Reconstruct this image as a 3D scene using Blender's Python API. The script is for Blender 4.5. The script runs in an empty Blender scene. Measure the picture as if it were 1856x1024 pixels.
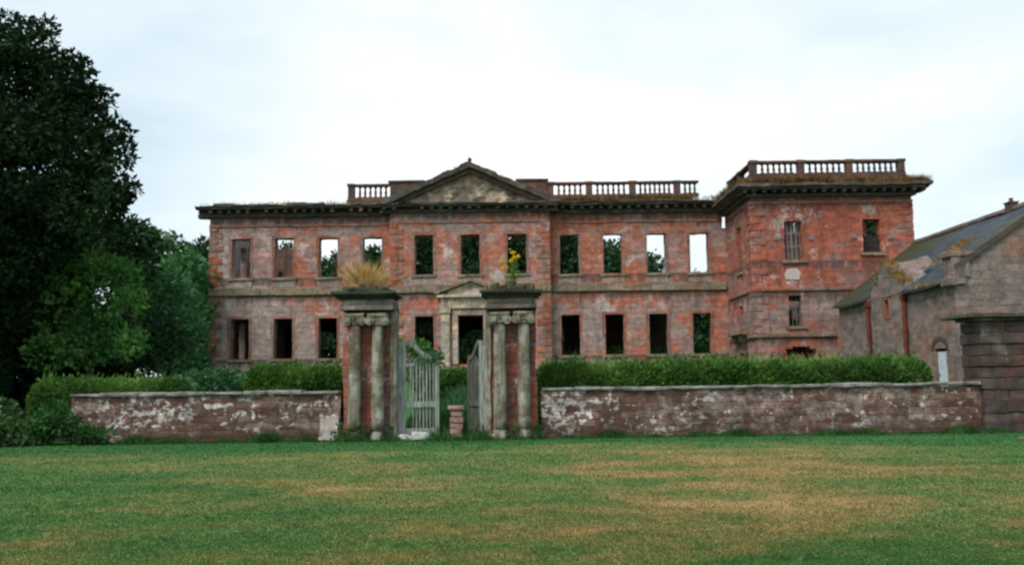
import bpy, bmesh, math, random
import numpy as np
from mathutils import Vector, Matrix, noise

S = bpy.context.scene
COL = S.collection
random.seed(11)
R_ = math.radians

# ------------------------------------------------------------------ camera
PITCH, ROLL, FPX = R_(6.1), R_(0.75), 1650.0
CAM = np.array([0.0, 0.0, 1.6])
_F = np.array([0, math.cos(PITCH), math.sin(PITCH)])
_R0 = np.array([1.0, 0, 0]); _U0 = np.array([0, -math.sin(PITCH), math.cos(PITCH)])
_R = math.cos(ROLL) * _R0 - math.sin(ROLL) * _U0
_U = math.sin(ROLL) * _R0 + math.cos(ROLL) * _U0
cd = bpy.data.cameras.new('camera'); cam = bpy.data.objects.new('camera', cd); COL.objects.link(cam)
cam.matrix_world = Matrix(((_R[0], _U[0], -_F[0], CAM[0]), (_R[1], _U[1], -_F[1], CAM[1]), (_R[2], _U[2], -_F[2], CAM[2]), (0, 0, 0, 1)))
cd.sensor_width = 36.0; cd.lens = 36.0 * FPX / 1856.0
cd.clip_end = 3000; cd.clip_start = .1
S.camera = cam
# the photograph is softly out of focus: the lens is set nearer than the lawn
cd.dof.use_dof = True; cd.dof.focus_distance = 2.6; cd.dof.aperture_fstop = 5.0
def at(px, py, Y):                      # where the sight line of a photo pixel meets the plane y = Y
    d = _F + _R * (px - 928) / FPX + _U * (512 - py) / FPX
    return CAM + d * (Y / d[1])

# ------------------------------------------------------------------ light
S.view_settings.view_transform = 'Standard'; S.view_settings.look = 'None'
S.view_settings.exposure = 1.0; S.view_settings.gamma = 1.0
SUN_EL, SUN_AZ = 50.0, 222.0            # azimuth clockwise from +Y
w = bpy.data.worlds.new("World"); S.world = w; w.use_nodes = True
nt = w.node_tree; nt.nodes.clear()
out = nt.nodes.new('ShaderNodeOutputWorld')
sky = nt.nodes.new('ShaderNodeTexSky'); sky.sky_type = 'NISHITA'; sky.sun_disc = False
sky.sun_elevation = R_(SUN_EL); sky.sun_rotation = R_(SUN_AZ)
bg1 = nt.nodes.new('ShaderNodeBackground'); bg1.inputs[1].default_value = 0.1
nt.links.new(sky.outputs[0], bg1.inputs[0])
tc = nt.nodes.new('ShaderNodeTexCoord')
mp = nt.nodes.new('ShaderNodeMapping'); mp.inputs['Scale'].default_value = (1.0, 1.0, 2.6)
mp.inputs['Location'].default_value = (0.35, 0.1, 0.2)
nt.links.new(tc.outputs['Generated'], mp.inputs[0])
nz = nt.nodes.new('ShaderNodeTexNoise'); nz.inputs['Scale'].default_value = 1.7
nz.inputs['Detail'].default_value = 5; nz.inputs['Roughness'].default_value = .5
nt.links.new(mp.outputs[0], nz.inputs['Vector'])
sep = nt.nodes.new('ShaderNodeSeparateXYZ'); nt.links.new(tc.outputs['Generated'], sep.inputs[0])
def wmath(op, a, b=None, c=None):
    n = nt.nodes.new('ShaderNodeMath'); n.operation = op
    for i, v in enumerate((a, b, c)):
        if v is None: continue
        if isinstance(v, (int, float)): n.inputs[i].default_value = v
        else: nt.links.new(v, n.inputs[i])
    return n.outputs[0]
# thicker, greyer cloud to the upper right, thin bright cloud low over the house
f = wmath('MAXIMUM', wmath('MULTIPLY', sep.outputs[0], .75), wmath('MULTIPLY', sep.outputs[0], -.42))
f = wmath('ADD', f, wmath('MULTIPLY', sep.outputs[2], .45))
f = wmath('ADD', f, wmath('MULTIPLY', wmath('SUBTRACT', nz.outputs[0], .5), 1.15))
cr = nt.nodes.new('ShaderNodeValToRGB'); nt.links.new(f, cr.inputs[0])
e = cr.color_ramp.elements
e[0].position = .10; e[0].color = (.68, .69, .69, 1)
e[1].position = .50; e[1].color = (.34, .44, .50, 1)
e.new(.27).color = (.52, .585, .62, 1)
bg2 = nt.nodes.new('ShaderNodeBackground'); bg2.inputs[1].default_value = .86
nt.links.new(cr.outputs[0], bg2.inputs[0])
mx = nt.nodes.new('ShaderNodeMixShader'); mx.inputs[0].default_value = .93
nt.links.new(bg1.outputs[0], mx.inputs[1]); nt.links.new(bg2.outputs[0], mx.inputs[2]); nt.links.new(mx.outputs[0], out.inputs[0])
sl = bpy.data.lights.new('sun', 'SUN'); sl.energy = 1.5; sl.angle = R_(24); sl.color = (1, .95, .88)
so = bpy.data.objects.new('sun', sl); COL.objects.link(so)
_az, _el = R_(SUN_AZ), R_(SUN_EL)
sdir = Vector((math.sin(_az) * math.cos(_el), math.cos(_az) * math.cos(_el), math.sin(_el)))
so.rotation_euler = sdir.to_track_quat('Z', 'Y').to_euler()
so.location = sdir * 60

# ------------------------------------------------------------------ mesh helpers
ORI = {}
def origin(parent):
    return ORI.get(parent.name, Vector((0, 0, 0))) if parent else Vector((0, 0, 0))
def link(name, me, mat, parent=None):
    o = bpy.data.objects.new(name, me); COL.objects.link(o)
    if mat: me.materials.append(mat)
    if parent:
        o.parent = parent; ORI[o.name] = origin(parent)
    return o
def tag(o, label=None, cat=None, group=None, kind=None):
    if label: o['label'] = label
    if cat: o['category'] = cat
    if group: o['group'] = group
    if kind: o['kind'] = kind
    return o
def thing(name, label, cat, loc=(0, 0, 0), group=None):
    o = bpy.data.objects.new(name, None); COL.objects.link(o); o.location = loc
    o.empty_display_size = .3
    ORI[o.name] = Vector(loc)
    return tag(o, label, cat, group)

class MB:
    def __init__(s): s.v = []; s.f = []
    def vert(s, p): s.v.append(tuple(p)); return len(s.v) - 1
    def box(s, x0, x1, y0, y1, z0, z1, j=0.0):
        b = len(s.v)
        for z in (z0, z1):
            for x, y in ((x0, y0), (x1, y0), (x1, y1), (x0, y1)):
                s.v.append((x + random.uniform(-j, j), y + random.uniform(-j, j), z + random.uniform(-j, j)))
        s.f += [(b, b+3, b+2, b+1), (b+4, b+5, b+6, b+7)] + [(b+i, b+(i+1) % 4, b+4+(i+1) % 4, b+4+i) for i in range(4)]
    def prism(s, poly, fr, to):         # poly: 3D points, swept from offset fr to offset to (vectors)
        n = len(poly); b = len(s.v); fr = Vector(fr); to = Vector(to)
        for p in poly: s.v.append(tuple(Vector(p) + fr))
        for p in poly: s.v.append(tuple(Vector(p) + to))
        s.f.append(tuple(range(b, b+n))); s.f.append(tuple(range(b+2*n-1, b+n-1, -1)))
        for i in range(n): s.f.append((b+i, b+(i+1) % n, b+n+(i+1) % n, b+n+i))
    def xz(s, pts, y0, y1): s.prism([(x, 0, z) for x, z in pts], (0, y0, 0), (0, y1, 0))
    def yz(s, pts, x0, x1): s.prism([(0, y, z) for y, z in pts], (x0, 0, 0), (x1, 0, 0))
    def lathe(s, c, prof, n=12, square=()):
        b = len(s.v); c = Vector(c)
        for r, z in prof:
            for i in range(n):
                a = 2*math.pi*i/n
                s.v.append((c.x + r*math.cos(a), c.y + r*math.sin(a), c.z + z))
        m = len(prof)
        for k in range(m-1):
            for i in range(n):
                s.f.append((b+k*n+i, b+k*n+(i+1) % n, b+(k+1)*n+(i+1) % n, b+(k+1)*n+i))
        s.f.append(tuple(b+i for i in range(n-1, -1, -1))); s.f.append(tuple(b+(m-1)*n+i for i in range(n)))
    def tube(s, pts, rad, n=7):
        b = len(s.v); pts = [Vector(p) for p in pts]; m = len(pts)
        if not hasattr(rad, '__len__'): rad = [rad]*m
        for k, p in enumerate(pts):
            d = (pts[min(k+1, m-1)] - pts[max(k-1, 0)]).normalized()
            a = d.cross(Vector((0.31, 0.9, 0.2))).normalized(); c = d.cross(a)
            for i in range(n):
                t = 2*math.pi*i/n
                s.v.append(tuple(p + (a*math.cos(t) + c*math.sin(t))*rad[k]))
        for k in range(m-1):
            for i in range(n):
                s.f.append((b+k*n+i, b+k*n+(i+1) % n, b+(k+1)*n+(i+1) % n, b+(k+1)*n+i))
        s.f.append(tuple(b+i for i in range(n-1, -1, -1))); s.f.append(tuple(b+(m-1)*n+i for i in range(n)))
    def bar(s, p, q, w, t, up=(0, 1, 0)):
        p, q = Vector(p), Vector(q); d = (q-p).normalized(); u = Vector(up); sd = d.cross(u).normalized()
        b = len(s.v)
        for e_ in (p, q):
            for a_, c_ in ((-1, -1), (1, -1), (1, 1), (-1, 1)): s.v.append(tuple(e_ + sd*a_*w/2 + u*c_*t/2))
        s.f += [(b, b+3, b+2, b+1), (b+4, b+5, b+6, b+7)] + [(b+i, b+(i+1) % 4, b+4+(i+1) % 4, b+4+i) for i in range(4)]
    def wall(s, o, u, n, U, V, holes, t, step=.40, jit=.02, top=None, edge=.055, sd=0.0):
        o, u, n = Vector(o), Vector(u), Vector(n); zz = Vector((0, 0, 1))
        def cuts(lo, hi, ex):
            c = sorted({round(x, 4) for x in ex if lo < x < hi} | {lo, hi}); r = []
            for a, b_ in zip(c, c[1:]):
                k = max(1, round((b_-a)/step)); r += [a + (b_-a)*i/k for i in range(k)]
            return r + [hi]
        us = cuts(U[0], U[1], [h[0] for h in holes] + [h[1] for h in holes])
        vs = cuts(V[0], V[1], [h[2] for h in holes] + [h[3] for h in holes])
        hv = max([h[3] for h in holes if h[3] < V[1]] + [V[0] + (V[1]-V[0])*.5])
        idx = {}
        def P(i, j, k):
            key = (i, j, k)
            if key in idx: return idx[key]
            uu, vv = us[i], vs[j]
            q = Vector((uu*1.7 + sd, vv*1.7, 3.3))
            du, dv = noise.noise(q)*edge, noise.noise(q + Vector((9, 4, 1)))*edge
            dn = noise.noise(q + Vector((3, 40, k*17)))*jit
            if top and vv > hv: vv = hv + (vv-hv)*(top(uu)-hv)/(V[1]-hv)
            p = o + u*(uu+du) + zz*(vv+dv) + n*(k*t + dn)
            idx[key] = s.vert(p); return idx[key]
        I, J = len(us)-1, len(vs)-1
        def solid(i, j):
            if i < 0 or j < 0 or i >= I or j >= J: return False
            a, b_ = (us[i]+us[i+1])/2, (vs[j]+vs[j+1])/2
            return not any(h[0] < a < h[1] and h[2] < b_ < h[3] for h in holes)
        for i in range(I):
            for j in range(J):
                if not solid(i, j): continue
                s.f.append((P(i, j, 0), P(i+1, j, 0), P(i+1, j+1, 0), P(i, j+1, 0)))
                s.f.append((P(i, j, 1), P(i, j+1, 1), P(i+1, j+1, 1), P(i+1, j, 1)))
                for (di, dj, a, b_) in ((-1, 0, (i, j), (i, j+1)), (1, 0, (i+1, j+1), (i+1, j)), (0, -1, (i+1, j), (i, j)), (0, 1, (i, j+1), (i+1, j+1))):
                    if not solid(i+di, j+dj):
                        s.f.append((P(*a, 0), P(*b_, 0), P(*b_, 1), P(*a, 1)))
    def mesh(s, name, org=(0, 0, 0), smooth=False, bevel=0):
        me = bpy.data.meshes.new(name); ox = Vector(org)
        me.from_pydata([tuple(Vector(p)-ox) for p in s.v], [], s.f)
        bm = bmesh.new(); bm.from_mesh(me)
        if bevel:
            es = [e_ for e_ in bm.edges if len(e_.link_faces) == 2 and e_.calc_face_angle(0) > .5]
            bmesh.ops.bevel(bm, geom=es, offset=bevel, segments=1, affect='EDGES', clamp_overlap=True)
        bmesh.ops.recalc_face_normals(bm, faces=bm.faces); bm.to_mesh(me); bm.free()
        if smooth: me.polygons.foreach_set('use_smooth', [True]*len(me.polygons))
        me.update(); return me
    def build(s, name, mat, parent=None, smooth=False, bevel=0, local=False):
        return link(name, s.mesh(name, (0, 0, 0) if local else origin(parent), smooth, bevel), mat, parent)

def rough(o, amp=.03, scale=2.0, cuts=0):    # weathered, uneven surface on a built part
    me = o.data; bm = bmesh.new(); bm.from_mesh(me)
    if cuts: bmesh.ops.subdivide_edges(bm, edges=[e_ for e_ in bm.edges if e_.calc_length() > .25], cuts=cuts, use_grid_fill=True)
    for v in bm.verts:
        q = (v.co + origin(o))*scale
        v.co += Vector((noise.noise(q), noise.noise(q + Vector((7, 1, 3))), noise.noise(q + Vector((2, 9, 5)))))*amp
    bm.to_mesh(me); bm.free(); return o

def quads(name, co, mat, parent, k=4):       # co: (n*k,3) world positions
    n = len(co)//k; me = bpy.data.meshes.new(name)
    co = co - np.array(origin(parent))[None, :]
    me.vertices.add(n*k); me.vertices.foreach_set('co', co.astype(np.float32).ravel())
    me.loops.add(n*k); me.loops.foreach_set('vertex_index', np.arange(n*k, dtype=np.int32))
    me.polygons.add(n); me.polygons.foreach_set('loop_start', np.arange(0, n*k, k, dtype=np.int32))
    me.update(calc_edges=True); return link(name, me, mat, parent)
def unit(a): return a/np.maximum(np.linalg.norm(a, axis=1, keepdims=True), 1e-6)
def leaves(name, pts, size, mat, parent=None, up=.2, aspect=.55, seed=1, out=None, bias=None):
    g = np.random.default_rng(seed); n = len(pts)
    d = g.normal(size=(n, 3)); d[:, 2] += up
    if out is not None: d += out
    if bias is not None: d += np.array(bias)
    d = unit(d); s_ = unit(np.cross(d, g.normal(size=(n, 3))))
    L = (size*g.uniform(.6, 1.4, n))[:, None]; W = L*aspect*.5
    fold = np.cross(d, s_)*W*.35
    co = np.stack([pts, pts + d*L*.45 + s_*W + fold, pts + d*L, pts + d*L*.45 - s_*W + fold], 1).reshape(-1, 3)
    return quads(name, co, mat, parent)
def blades(name, pts, h, wd, mat, parent=None, lean=.5, seed=1, kind_bias=(0, 0, 0)):
    g = np.random.default_rng(seed); n = len(pts)
    d = g.normal(size=(n, 3))*lean; d[:, 2] = 1; d += np.array(kind_bias); d = unit(d)
    a = g.uniform(0, 2*math.pi, n); s_ = np.stack([np.cos(a), np.sin(a), np.zeros(n)], 1)
    hh = (np.asarray(h)*g.uniform(.5, 1.3, n))[:, None]; ww = (np.asarray(wd)*np.ones(n))[:, None]
    droop = np.concatenate([d[:, :2]*.5, -.15*np.ones((n, 1))], 1)
    m_ = pts + d*hh*.55; t_ = pts + d*hh + droop*hh*.35
    co = np.stack([pts - s_*ww, pts + s_*ww, m_ + s_*ww*.7, t_, m_ - s_*ww*.7], 1).reshape(-1, 3)
    return quads(name, co, mat, parent, 5)

# ------------------------------------------------------------------ materials
class M:
    def __init__(s, name):
        s.m = bpy.data.materials.new(name); s.m.use_nodes = True; s.t = s.m.node_tree
        s.b = s.t.nodes['Principled BSDF']; s.o = s.t.nodes['Material Output']
        s.b.inputs['Roughness'].default_value = .9
        s.b.inputs['Specular IOR Level'].default_value = .2
        s.geo = s.t.nodes.new('ShaderNodeNewGeometry')
        s.tc = s.t.nodes.new('ShaderNodeTexCoord')
        s.pos = s.geo.outputs['Position']; s.rnd = s.geo.outputs['Random Per Island']; s.objc = s.tc.outputs['Object']
    def n(s, ty, **k):
        x = s.t.nodes.new(ty)
        for a, v in k.items():
            if hasattr(v, 'links') or isinstance(v, bpy.types.NodeSocket): s.t.links.new(v, x.inputs[a.replace('_', ' ')])
            else: x.inputs[a.replace('_', ' ')].default_value = v
        return x
    def L(s, a, b): s.t.links.new(a, b)
    def math(s, op, a, b=None, clamp=False):
        x = s.t.nodes.new('ShaderNodeMath'); x.operation = op; x.use_clamp = clamp
        for i, v in enumerate((a, b)):
            if v is None: continue
            if isinstance(v, (int, float)): x.inputs[i].default_value = v
            else: s.L(v, x.inputs[i])
        return x.outputs[0]
    def scale(s, vec, sc, loc=(0, 0, 0), rot=(0, 0, 0)):
        x = s.t.nodes.new('ShaderNodeMapping'); x.inputs['Scale'].default_value = sc; x.inputs['Location'].default_value = loc
        x.inputs['Rotation'].default_value = rot
        s.L(vec, x.inputs[0]); return x.outputs[0]
    def noise(s, scale=1, detail=4, rough=.55, vec=None, dist=0):
        x = s.n('ShaderNodeTexNoise', Vector=vec or s.pos, Scale=scale, Detail=detail, Roughness=rough, Distortion=dist); return x.outputs[0]
    def ramp(s, fac, *st):
        x = s.t.nodes.new('ShaderNodeValToRGB'); s.L(fac, x.inputs[0]); el = x.color_ramp.elements
        el[0].position, el[0].color = st[0][0], col(st[0][1]); el[1].position, el[1].color = st[-1][0], col(st[-1][1])
        for p, c in st[1:-1]: el.new(p).color = col(c)
        return x.outputs[0]
    def mix(s, fac, a, b, mode='MIX'):
        x = s.t.nodes.new('ShaderNodeMix'); x.data_type = 'RGBA'; x.blend_type = mode
        for i, v in ((0, fac), (6, a), (7, b)):
            if isinstance(v, (int, float)): x.inputs[i].default_value = v
            elif isinstance(v, tuple): x.inputs[i].default_value = col(v)
            else: s.L(v, x.inputs[i])
        return x.outputs[2]
    def uv(s):                             # courses run along x + y, rise along z
        p = s.n('ShaderNodeSeparateXYZ', Vector=s.pos); q = s.t.nodes.new('ShaderNodeCombineXYZ')
        s.L(s.math('ADD', p.outputs[0], p.outputs[1]), q.inputs[0]); s.L(p.outputs[2], q.inputs[1]); s.xyz = p
        return q.outputs[0]
    def bump(s, h, strength=.5, dist=.05):
        x = s.n('ShaderNodeBump', Height=h, Strength=strength, Distance=dist); s.L(x.outputs[0], s.b.inputs['Normal'])
    def done(s, c, rough=None):
        if isinstance(c, tuple): s.b.inputs['Base Color'].default_value = col(c)
        else: s.L(c, s.b.inputs['Base Color'])
        return s.m
def col(c): return (c[0], c[1], c[2], 1) if not isinstance(c, (int, float)) else (c, c, c, 1)

def stone(name, red, grey, pale, bias=0.0, course=(.75, .32), seed=0, streak=.6, mortar=.35, leftgrey=0.0, patch=.33, palef=.62, bumpd=.05, grime=()):
    m = M(name); uv = m.uv(); off = (seed*7.3, seed*3.1, seed*1.7)
    wob = m.n('ShaderNodeTexNoise', Vector=m.pos, Scale=1.3, Detail=3)
    uvw = m.n('ShaderNodeVectorMath'); uvw.operation = 'MULTIPLY_ADD'
    m.L(wob.outputs[1], uvw.inputs[0]); uvw.inputs[1].default_value = (.10, .10, 0); m.L(uv, uvw.inputs[2])
    br = m.n('ShaderNodeTexBrick', Vector=uvw.outputs[0], Color1=(0, 0, 0, 1), Color2=(1, 1, 1, 1), Mortar=(.5, .5, .5, 1), Scale=1.0,
             Mortar_Size=.014, Mortar_Smooth=.6, Bias=0.0, Brick_Width=course[0], Row_Height=course[1])
    P = m.scale(m.pos, (1, 1, 1.35), off)
    big = m.noise(patch, 5, .62, P, .4)
    fine = m.noise(9, 5, .7)
    mid = m.noise(1.6, 5, .65, P)
    f_ = m.math('ADD', big, m.math('MULTIPLY', m.math('SUBTRACT', br.outputs[0], .5), .09))
    f_ = m.math('ADD', f_, m.math('MULTIPLY', m.math('SUBTRACT', mid, .5), .6))
    f_ = m.math('ADD', f_, bias)
    if leftgrey:
        # greyer, more weathered towards the left end and on the ground floor
        lx = m.math('MAXIMUM', m.math('MINIMUM', m.math('MULTIPLY', m.math('ADD', m.xyz.outputs[0], 9.0), leftgrey), .03), -.17)
        lz = m.math('MAXIMUM', m.math('MINIMUM', m.math('MULTIPLY', m.math('SUBTRACT', m.xyz.outputs[2], 5.8), .09), .045), -.075)
        f_ = m.math('ADD', f_, m.math('ADD', lx, lz))
    c = m.ramp(f_, (.40, grey), (.50, tuple(.6*a+.4*b for a, b in zip(grey, red))), (.585, red))
    # pale bloom and dark stains with shapes of their own
    pl = m.noise(.8, 4, .6, m.scale(m.pos, (1, 1, 1.2), (off[1], off[2], off[0])))
    c = m.mix(m.ramp(m.math('ADD', pl, m.math('MULTIPLY', m.math('SUBTRACT', fine, .5), .35)), (palef, 0), (palef+.09, .75)), c, pale)
    st = m.noise(1.0, 4, .6, m.scale(m.pos, (2.1, 2.1, .33), (off[2], off[0], 0)))
    c = m.mix(m.ramp(st, (.54, 0), (.72, streak)), c, (.045, .04, .036))
    c = m.mix(m.ramp(fine, (.30, .55), (.52, 0)), c, (.07, .05, .042))
    c = m.mix(m.math('MULTIPLY', br.outputs[1], mortar), c, (.12, .10, .085))
    tone = m.ramp(br.outputs[0], (0, .8), (1, 1.12))
    c = m.mix(1.0, c, tone, 'MULTIPLY')
    if grime:                              # soot washed down from the ledges, as ragged vertical runs
        zz = m.xyz.outputs[2]; run = m.noise(1.0, 5, .65, m.scale(m.pos, (3.2, 3.2, .22), (off[1], 3, 1)))
        for (zt, ln) in grime:
            d_ = m.math('DIVIDE', m.math('SUBTRACT', zt, zz), ln)          # 0 at the ledge, 1 where the longest run ends
            k_ = m.math('SUBTRACT', m.math('MULTIPLY', run, 1.9), m.math('ADD', .38, m.math('MULTIPLY', d_, .9)))
            k_ = m.math('MULTIPLY', m.math('MULTIPLY', m.math('MAXIMUM', k_, 0.0), 2.4, True), m.math('GREATER_THAN', d_, 0.0))
            c = m.mix(m.math('MULTIPLY', k_, .75), c, (.075, .058, .05))
    wt = m.noise(2.4, 6, .68, m.scale(m.pos, (1, 1, 1.5), (off[2]+3, 5, off[0])))
    c = m.mix(1.0, c, m.ramp(wt, (.34, .68), (.5, 1.0), (.66, 1.30)), 'MULTIPLY')
    h = m.math('ADD', m.math('MULTIPLY', br.outputs[1], -.6), m.math('ADD', m.math('MULTIPLY', mid, .8), m.math('MULTIPLY', fine, .5)))
    m.bump(h, .8, bumpd)
    return m.done(c)

RED, GREY, PALE = (.45, .152, .096), (.375, .275, .25), (.58, .48, .44)
MAT = {}
MAT['facade'] = stone('red_sandstone', RED, GREY, PALE, leftgrey=.022, seed=0, bias=-.015, mortar=.22, streak=.4, palef=.57, grime=((11.4, 1.3), (7.72, 1.0), (6.68, .9), (2.97, .9)))
MAT['bay'] = stone('red_sandstone_bay', RED, GREY, PALE, seed=2, bias=-.008, palef=.59, streak=.3, mortar=.2, grime=((11.4, .9), (6.68, .8)))
MAT['wing'] = stone('red_sandstone_wing', (.39, .115, .072), (.32, .22, .197), PALE, leftgrey=.014, seed=4, bias=-.03, palef=.585, streak=.45, mortar=.2, grime=((11.1, 1.2), (7.6, .8), (6.0, .9), (3.6, .6)))
MAT['quoin'] = stone('quoin_stone', (.40, .125, .07), (.29, .19, .155), PALE, seed=6, bias=.02, mortar=.1)
MAT['trim'] = stone('trim_stone', (.34, .12, .072), (.29, .20, .17), (.40, .34, .29), seed=8, bias=.02, course=(1.4, 2), mortar=.1)
MAT['string'] = stone('string_stone', (.27, .15, .095), (.24, .20, .14), (.36, .33, .25), seed=9, bias=-.05, course=(1.5, .6), mortar=.3)
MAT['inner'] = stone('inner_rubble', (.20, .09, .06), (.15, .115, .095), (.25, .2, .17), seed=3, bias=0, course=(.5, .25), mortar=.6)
MAT['door'] = stone('ochre_dressed_stone', (.58, .45, .33), (.42, .37, .32), (.66, .61, .55), seed=5, course=(.9, .5), mortar=.3, bias=.05)
MAT['tymp'] = stone('carved_ochre_stone', (.56, .42, .31), (.26, .22, .185), (.64, .54, .46), seed=7, course=(2, 2), mortar=0, bias=.09, patch=.8, streak=.7)
MAT['barn'] = stone('grey_harled_stone', (.28, .155, .118), (.225, .18, .16), (.31, .27, .245), seed=11, course=(.55, .25), mortar=.06, bias=-.09, palef=.66)
MAT['pierred'] = stone('pier_red_stone', (.38, .11, .07), (.27, .17, .14), PALE, seed=12, course=(.8, .30), mortar=.8, bias=.03, patch=1.1, palef=.56)
MAT['piergrey'] = stone('pier_grey_stone', (.22, .15, .12), (.17, .15, .135), (.36, .33, .29), seed=13, course=(.9, .6), mortar=.2, bias=-.05, streak=.8, patch=1.2)
MAT['rust'] = stone('banded_grey_stone', (.10, .052, .04), (.085, .072, .064), (.19, .165, .15), seed=14, course=(.9, .31), mortar=.4, bias=0, patch=1.0, streak=.8)
MAT['dark'] = stone('mossy_dark_cornice', (.10, .075, .055), (.075, .075, .062), (.19, .19, .165), seed=15, course=(1.2, 2), mortar=.1, bias=-.02, streak=.5, patch=.9, palef=.6)
MAT['moss'] = stone('moss_black_cap', (.05, .06, .04), (.032, .042, .03), (.12, .13, .10), seed=16, course=(1.2, 2), mortar=.1, bias=0, streak=.3, patch=1.5)
MAT['rail'] = stone('weathered_red_rail', (.17, .075, .05), (.09, .075, .065), (.22, .16, .13), seed=17, course=(1.5, 2), mortar=0, bias=0, patch=.9)
MAT['stub'] = stone('pink_block', (.36, .22, .18), (.28, .2, .17), (.5, .42, .38), seed=18, course=(1, .16), mortar=.5, bias=0.05)

def column_mat():
    m = M('lichened_column_stone')
    st = m.noise(1, 4, .6, m.scale(m.pos, (7, 7, .6)))
    bl = m.noise(2.2, 5, .65)
    c = m.ramp(bl, (.36, (.13, .10, .07)), (.5, (.27, .245, .185)), (.64, (.40, .40, .325)))
    c = m.mix(m.ramp(st, (.46, 0), (.66, .85)), c, (.12, .085, .055))
    c = m.mix(m.ramp(m.noise(1.7, 4, .6, m.scale(m.pos, (1, 1, .8), (5, 1, 9))), (.55, 0), (.68, .6)), c, (.09, .10, .05))
    c = m.mix(m.ramp(m.noise(5, 4, .7), (.62, 0), (.7, .7)), c, (.50, .49, .43))
    m.bump(m.noise(11, 5, .75), .9, .05); return m.done(c)
MAT['column'] = column_mat()

def rubble(name):
    m = M(name); uv = m.uv()
    wob = m.n('ShaderNodeTexNoise', Vector=m.pos, Scale=2.2, Detail=3)
    w2 = m.n('ShaderNodeVectorMath'); w2.operation = 'MULTIPLY_ADD'
    m.L(wob.outputs[1], w2.inputs[0]); w2.inputs[1].default_value = (.34, .19, 0); m.L(uv, w2.inputs[2])
    br = m.n('ShaderNodeTexBrick', Vector=w2.outputs[0], Color1=(0, 0, 0, 1), Color2=(1, 1, 1, 1), Mortar=(.5, .5, .5, 1), Scale=1.0,
             Mortar_Size=.018, Mortar_Smooth=.8, Brick_Width=.46, Row_Height=.20)
    br.offset = .37; br.squash = .7; br.squash_frequency = 3
    vo = m.n('ShaderNodeTexVoronoi', Vector=m.scale(w2.outputs[0], (2.2, 5, 1)), Scale=1.0, Randomness=1.0)
    r = m.n('ShaderNodeSeparateColor', Color=vo.outputs[1])
    c = m.ramp(m.math('ADD', m.math('MULTIPLY', br.outputs[0], .65), m.math('MULTIPLY', r.outputs[0], .35)), (.1, (.085, .048, .036)), (.4, (.14, .072, .053)), (.65, (.175, .105, .082)), (.92, (.225, .16, .13)))
    area = m.noise(.42, 3, .5, m.scale(m.pos, (1, 1, .6), (3.3, 0, 0)))
    fine = m.noise(9, 5, .7); mid = m.noise(3.8, 5, .65)
    k = m.math('ADD', m.math('MULTIPLY', r.outputs[1], .16), m.math('ADD', m.math('MULTIPLY', area, .6), m.math('MULTIPLY', mid, .85)))
    c = m.mix(m.ramp(m.math('ADD', k, m.math('MULTIPLY', fine, .12)), (.86, 0), (1.01, .6)), c, (.37, .305, .275))
    k2 = m.math('ADD', m.math('MULTIPLY', r.outputs[2], .16), m.math('ADD', m.math('MULTIPLY', m.noise(.6, 2, .5, m.scale(m.pos, (1, 1, 1), (40, 2, 7))), .5), m.math('MULTIPLY', m.noise(5.2, 4, .6, m.scale(m.pos, (1, 1, 1.2), (17, 2, 7))), 1.0)))
    c = m.mix(m.ramp(m.math('ADD', k2, m.math('MULTIPLY', fine, .12)), (.995, 0), (1.05, .85)), c, (.60, .56, .53))
    c = m.mix(m.math('MULTIPLY', br.outputs[1], .3), c, (.075, .05, .04))
    c = m.mix(1.0, c, m.ramp(m.noise(1.5, 6, .7, m.scale(m.pos, (1, 1, 1.6), (2, 2, 11))), (.34, .55), (.5, 1.0), (.66, 1.4)), 'MULTIPLY')
    c = m.mix(m.ramp(m.noise(3.1, 5, .7, m.scale(m.pos, (1, 1, 1.3), (8, 0, 3))), (.48, 0), (.68, .7)), c, (.075, .048, .038))
    c = m.mix(m.ramp(fine, (.32, .6), (.5, 0)), c, (.05, .035, .03))
    # damp brown and moss at the foot, deepened as painted contact shade, ragged edge
    zf = m.math('ADD', m.xyz.outputs[2], m.math('MULTIPLY', m.math('SUBTRACT', m.noise(1.7, 4, .6), .5), 1.3))
    c = m.mix(m.ramp(zf, (.0, .9), (.50, 0)), c, (.06, .038, .022))
    h = m.math('ADD', m.math('MULTIPLY', br.outputs[1], -.8), m.math('ADD', m.math('MULTIPLY', fine, .6), m.math('MULTIPLY', mid, .8)))
    m.bump(h, .7, .035); return m.done(c)
MAT['rubble'] = rubble('lichened_rubble_wall')

def simple(name, *cols, scale=4, bumpd=.03, sc=(1, 1, 1), rough_=.9, obj=False):
    m = M(name); v = m.scale(m.objc if obj else m.pos, sc)
    f_ = m.noise(scale, 5, .68, v); k = len(cols)
    m.b.inputs['Roughness'].default_value = rough_
    c = m.ramp(f_, *[(.33 + .34*i/(k-1), q) for i, q in enumerate(cols)])
    m.bump(m.noise(scale*3, 4, .7, v), .6, bumpd); return m.done(c)
MAT['coping'] = simple('lichened_coping', (.07, .065, .055), (.20, .19, .17), (.36, .35, .33), scale=2.2)
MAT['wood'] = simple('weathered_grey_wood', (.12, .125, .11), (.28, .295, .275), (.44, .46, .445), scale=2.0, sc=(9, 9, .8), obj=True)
MAT['wood_dark'] = simple('dark_grey_wood', (.045, .05, .04), (.11, .12, .095), (.22, .235, .20), scale=2.2, sc=(9, 9, .8), obj=True)  # darker tone of the gate wood, used on the open leaf
MAT['board'] = simple('old_red_boards', (.07, .045, .04), (.14, .07, .055), (.28, .25, .25), scale=1.5, sc=(7, 1, .5))
MAT['iron'] = simple('rusty_iron', (.09, .085, .085), (.17, .16, .16), scale=9, rough_=.6)
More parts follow.
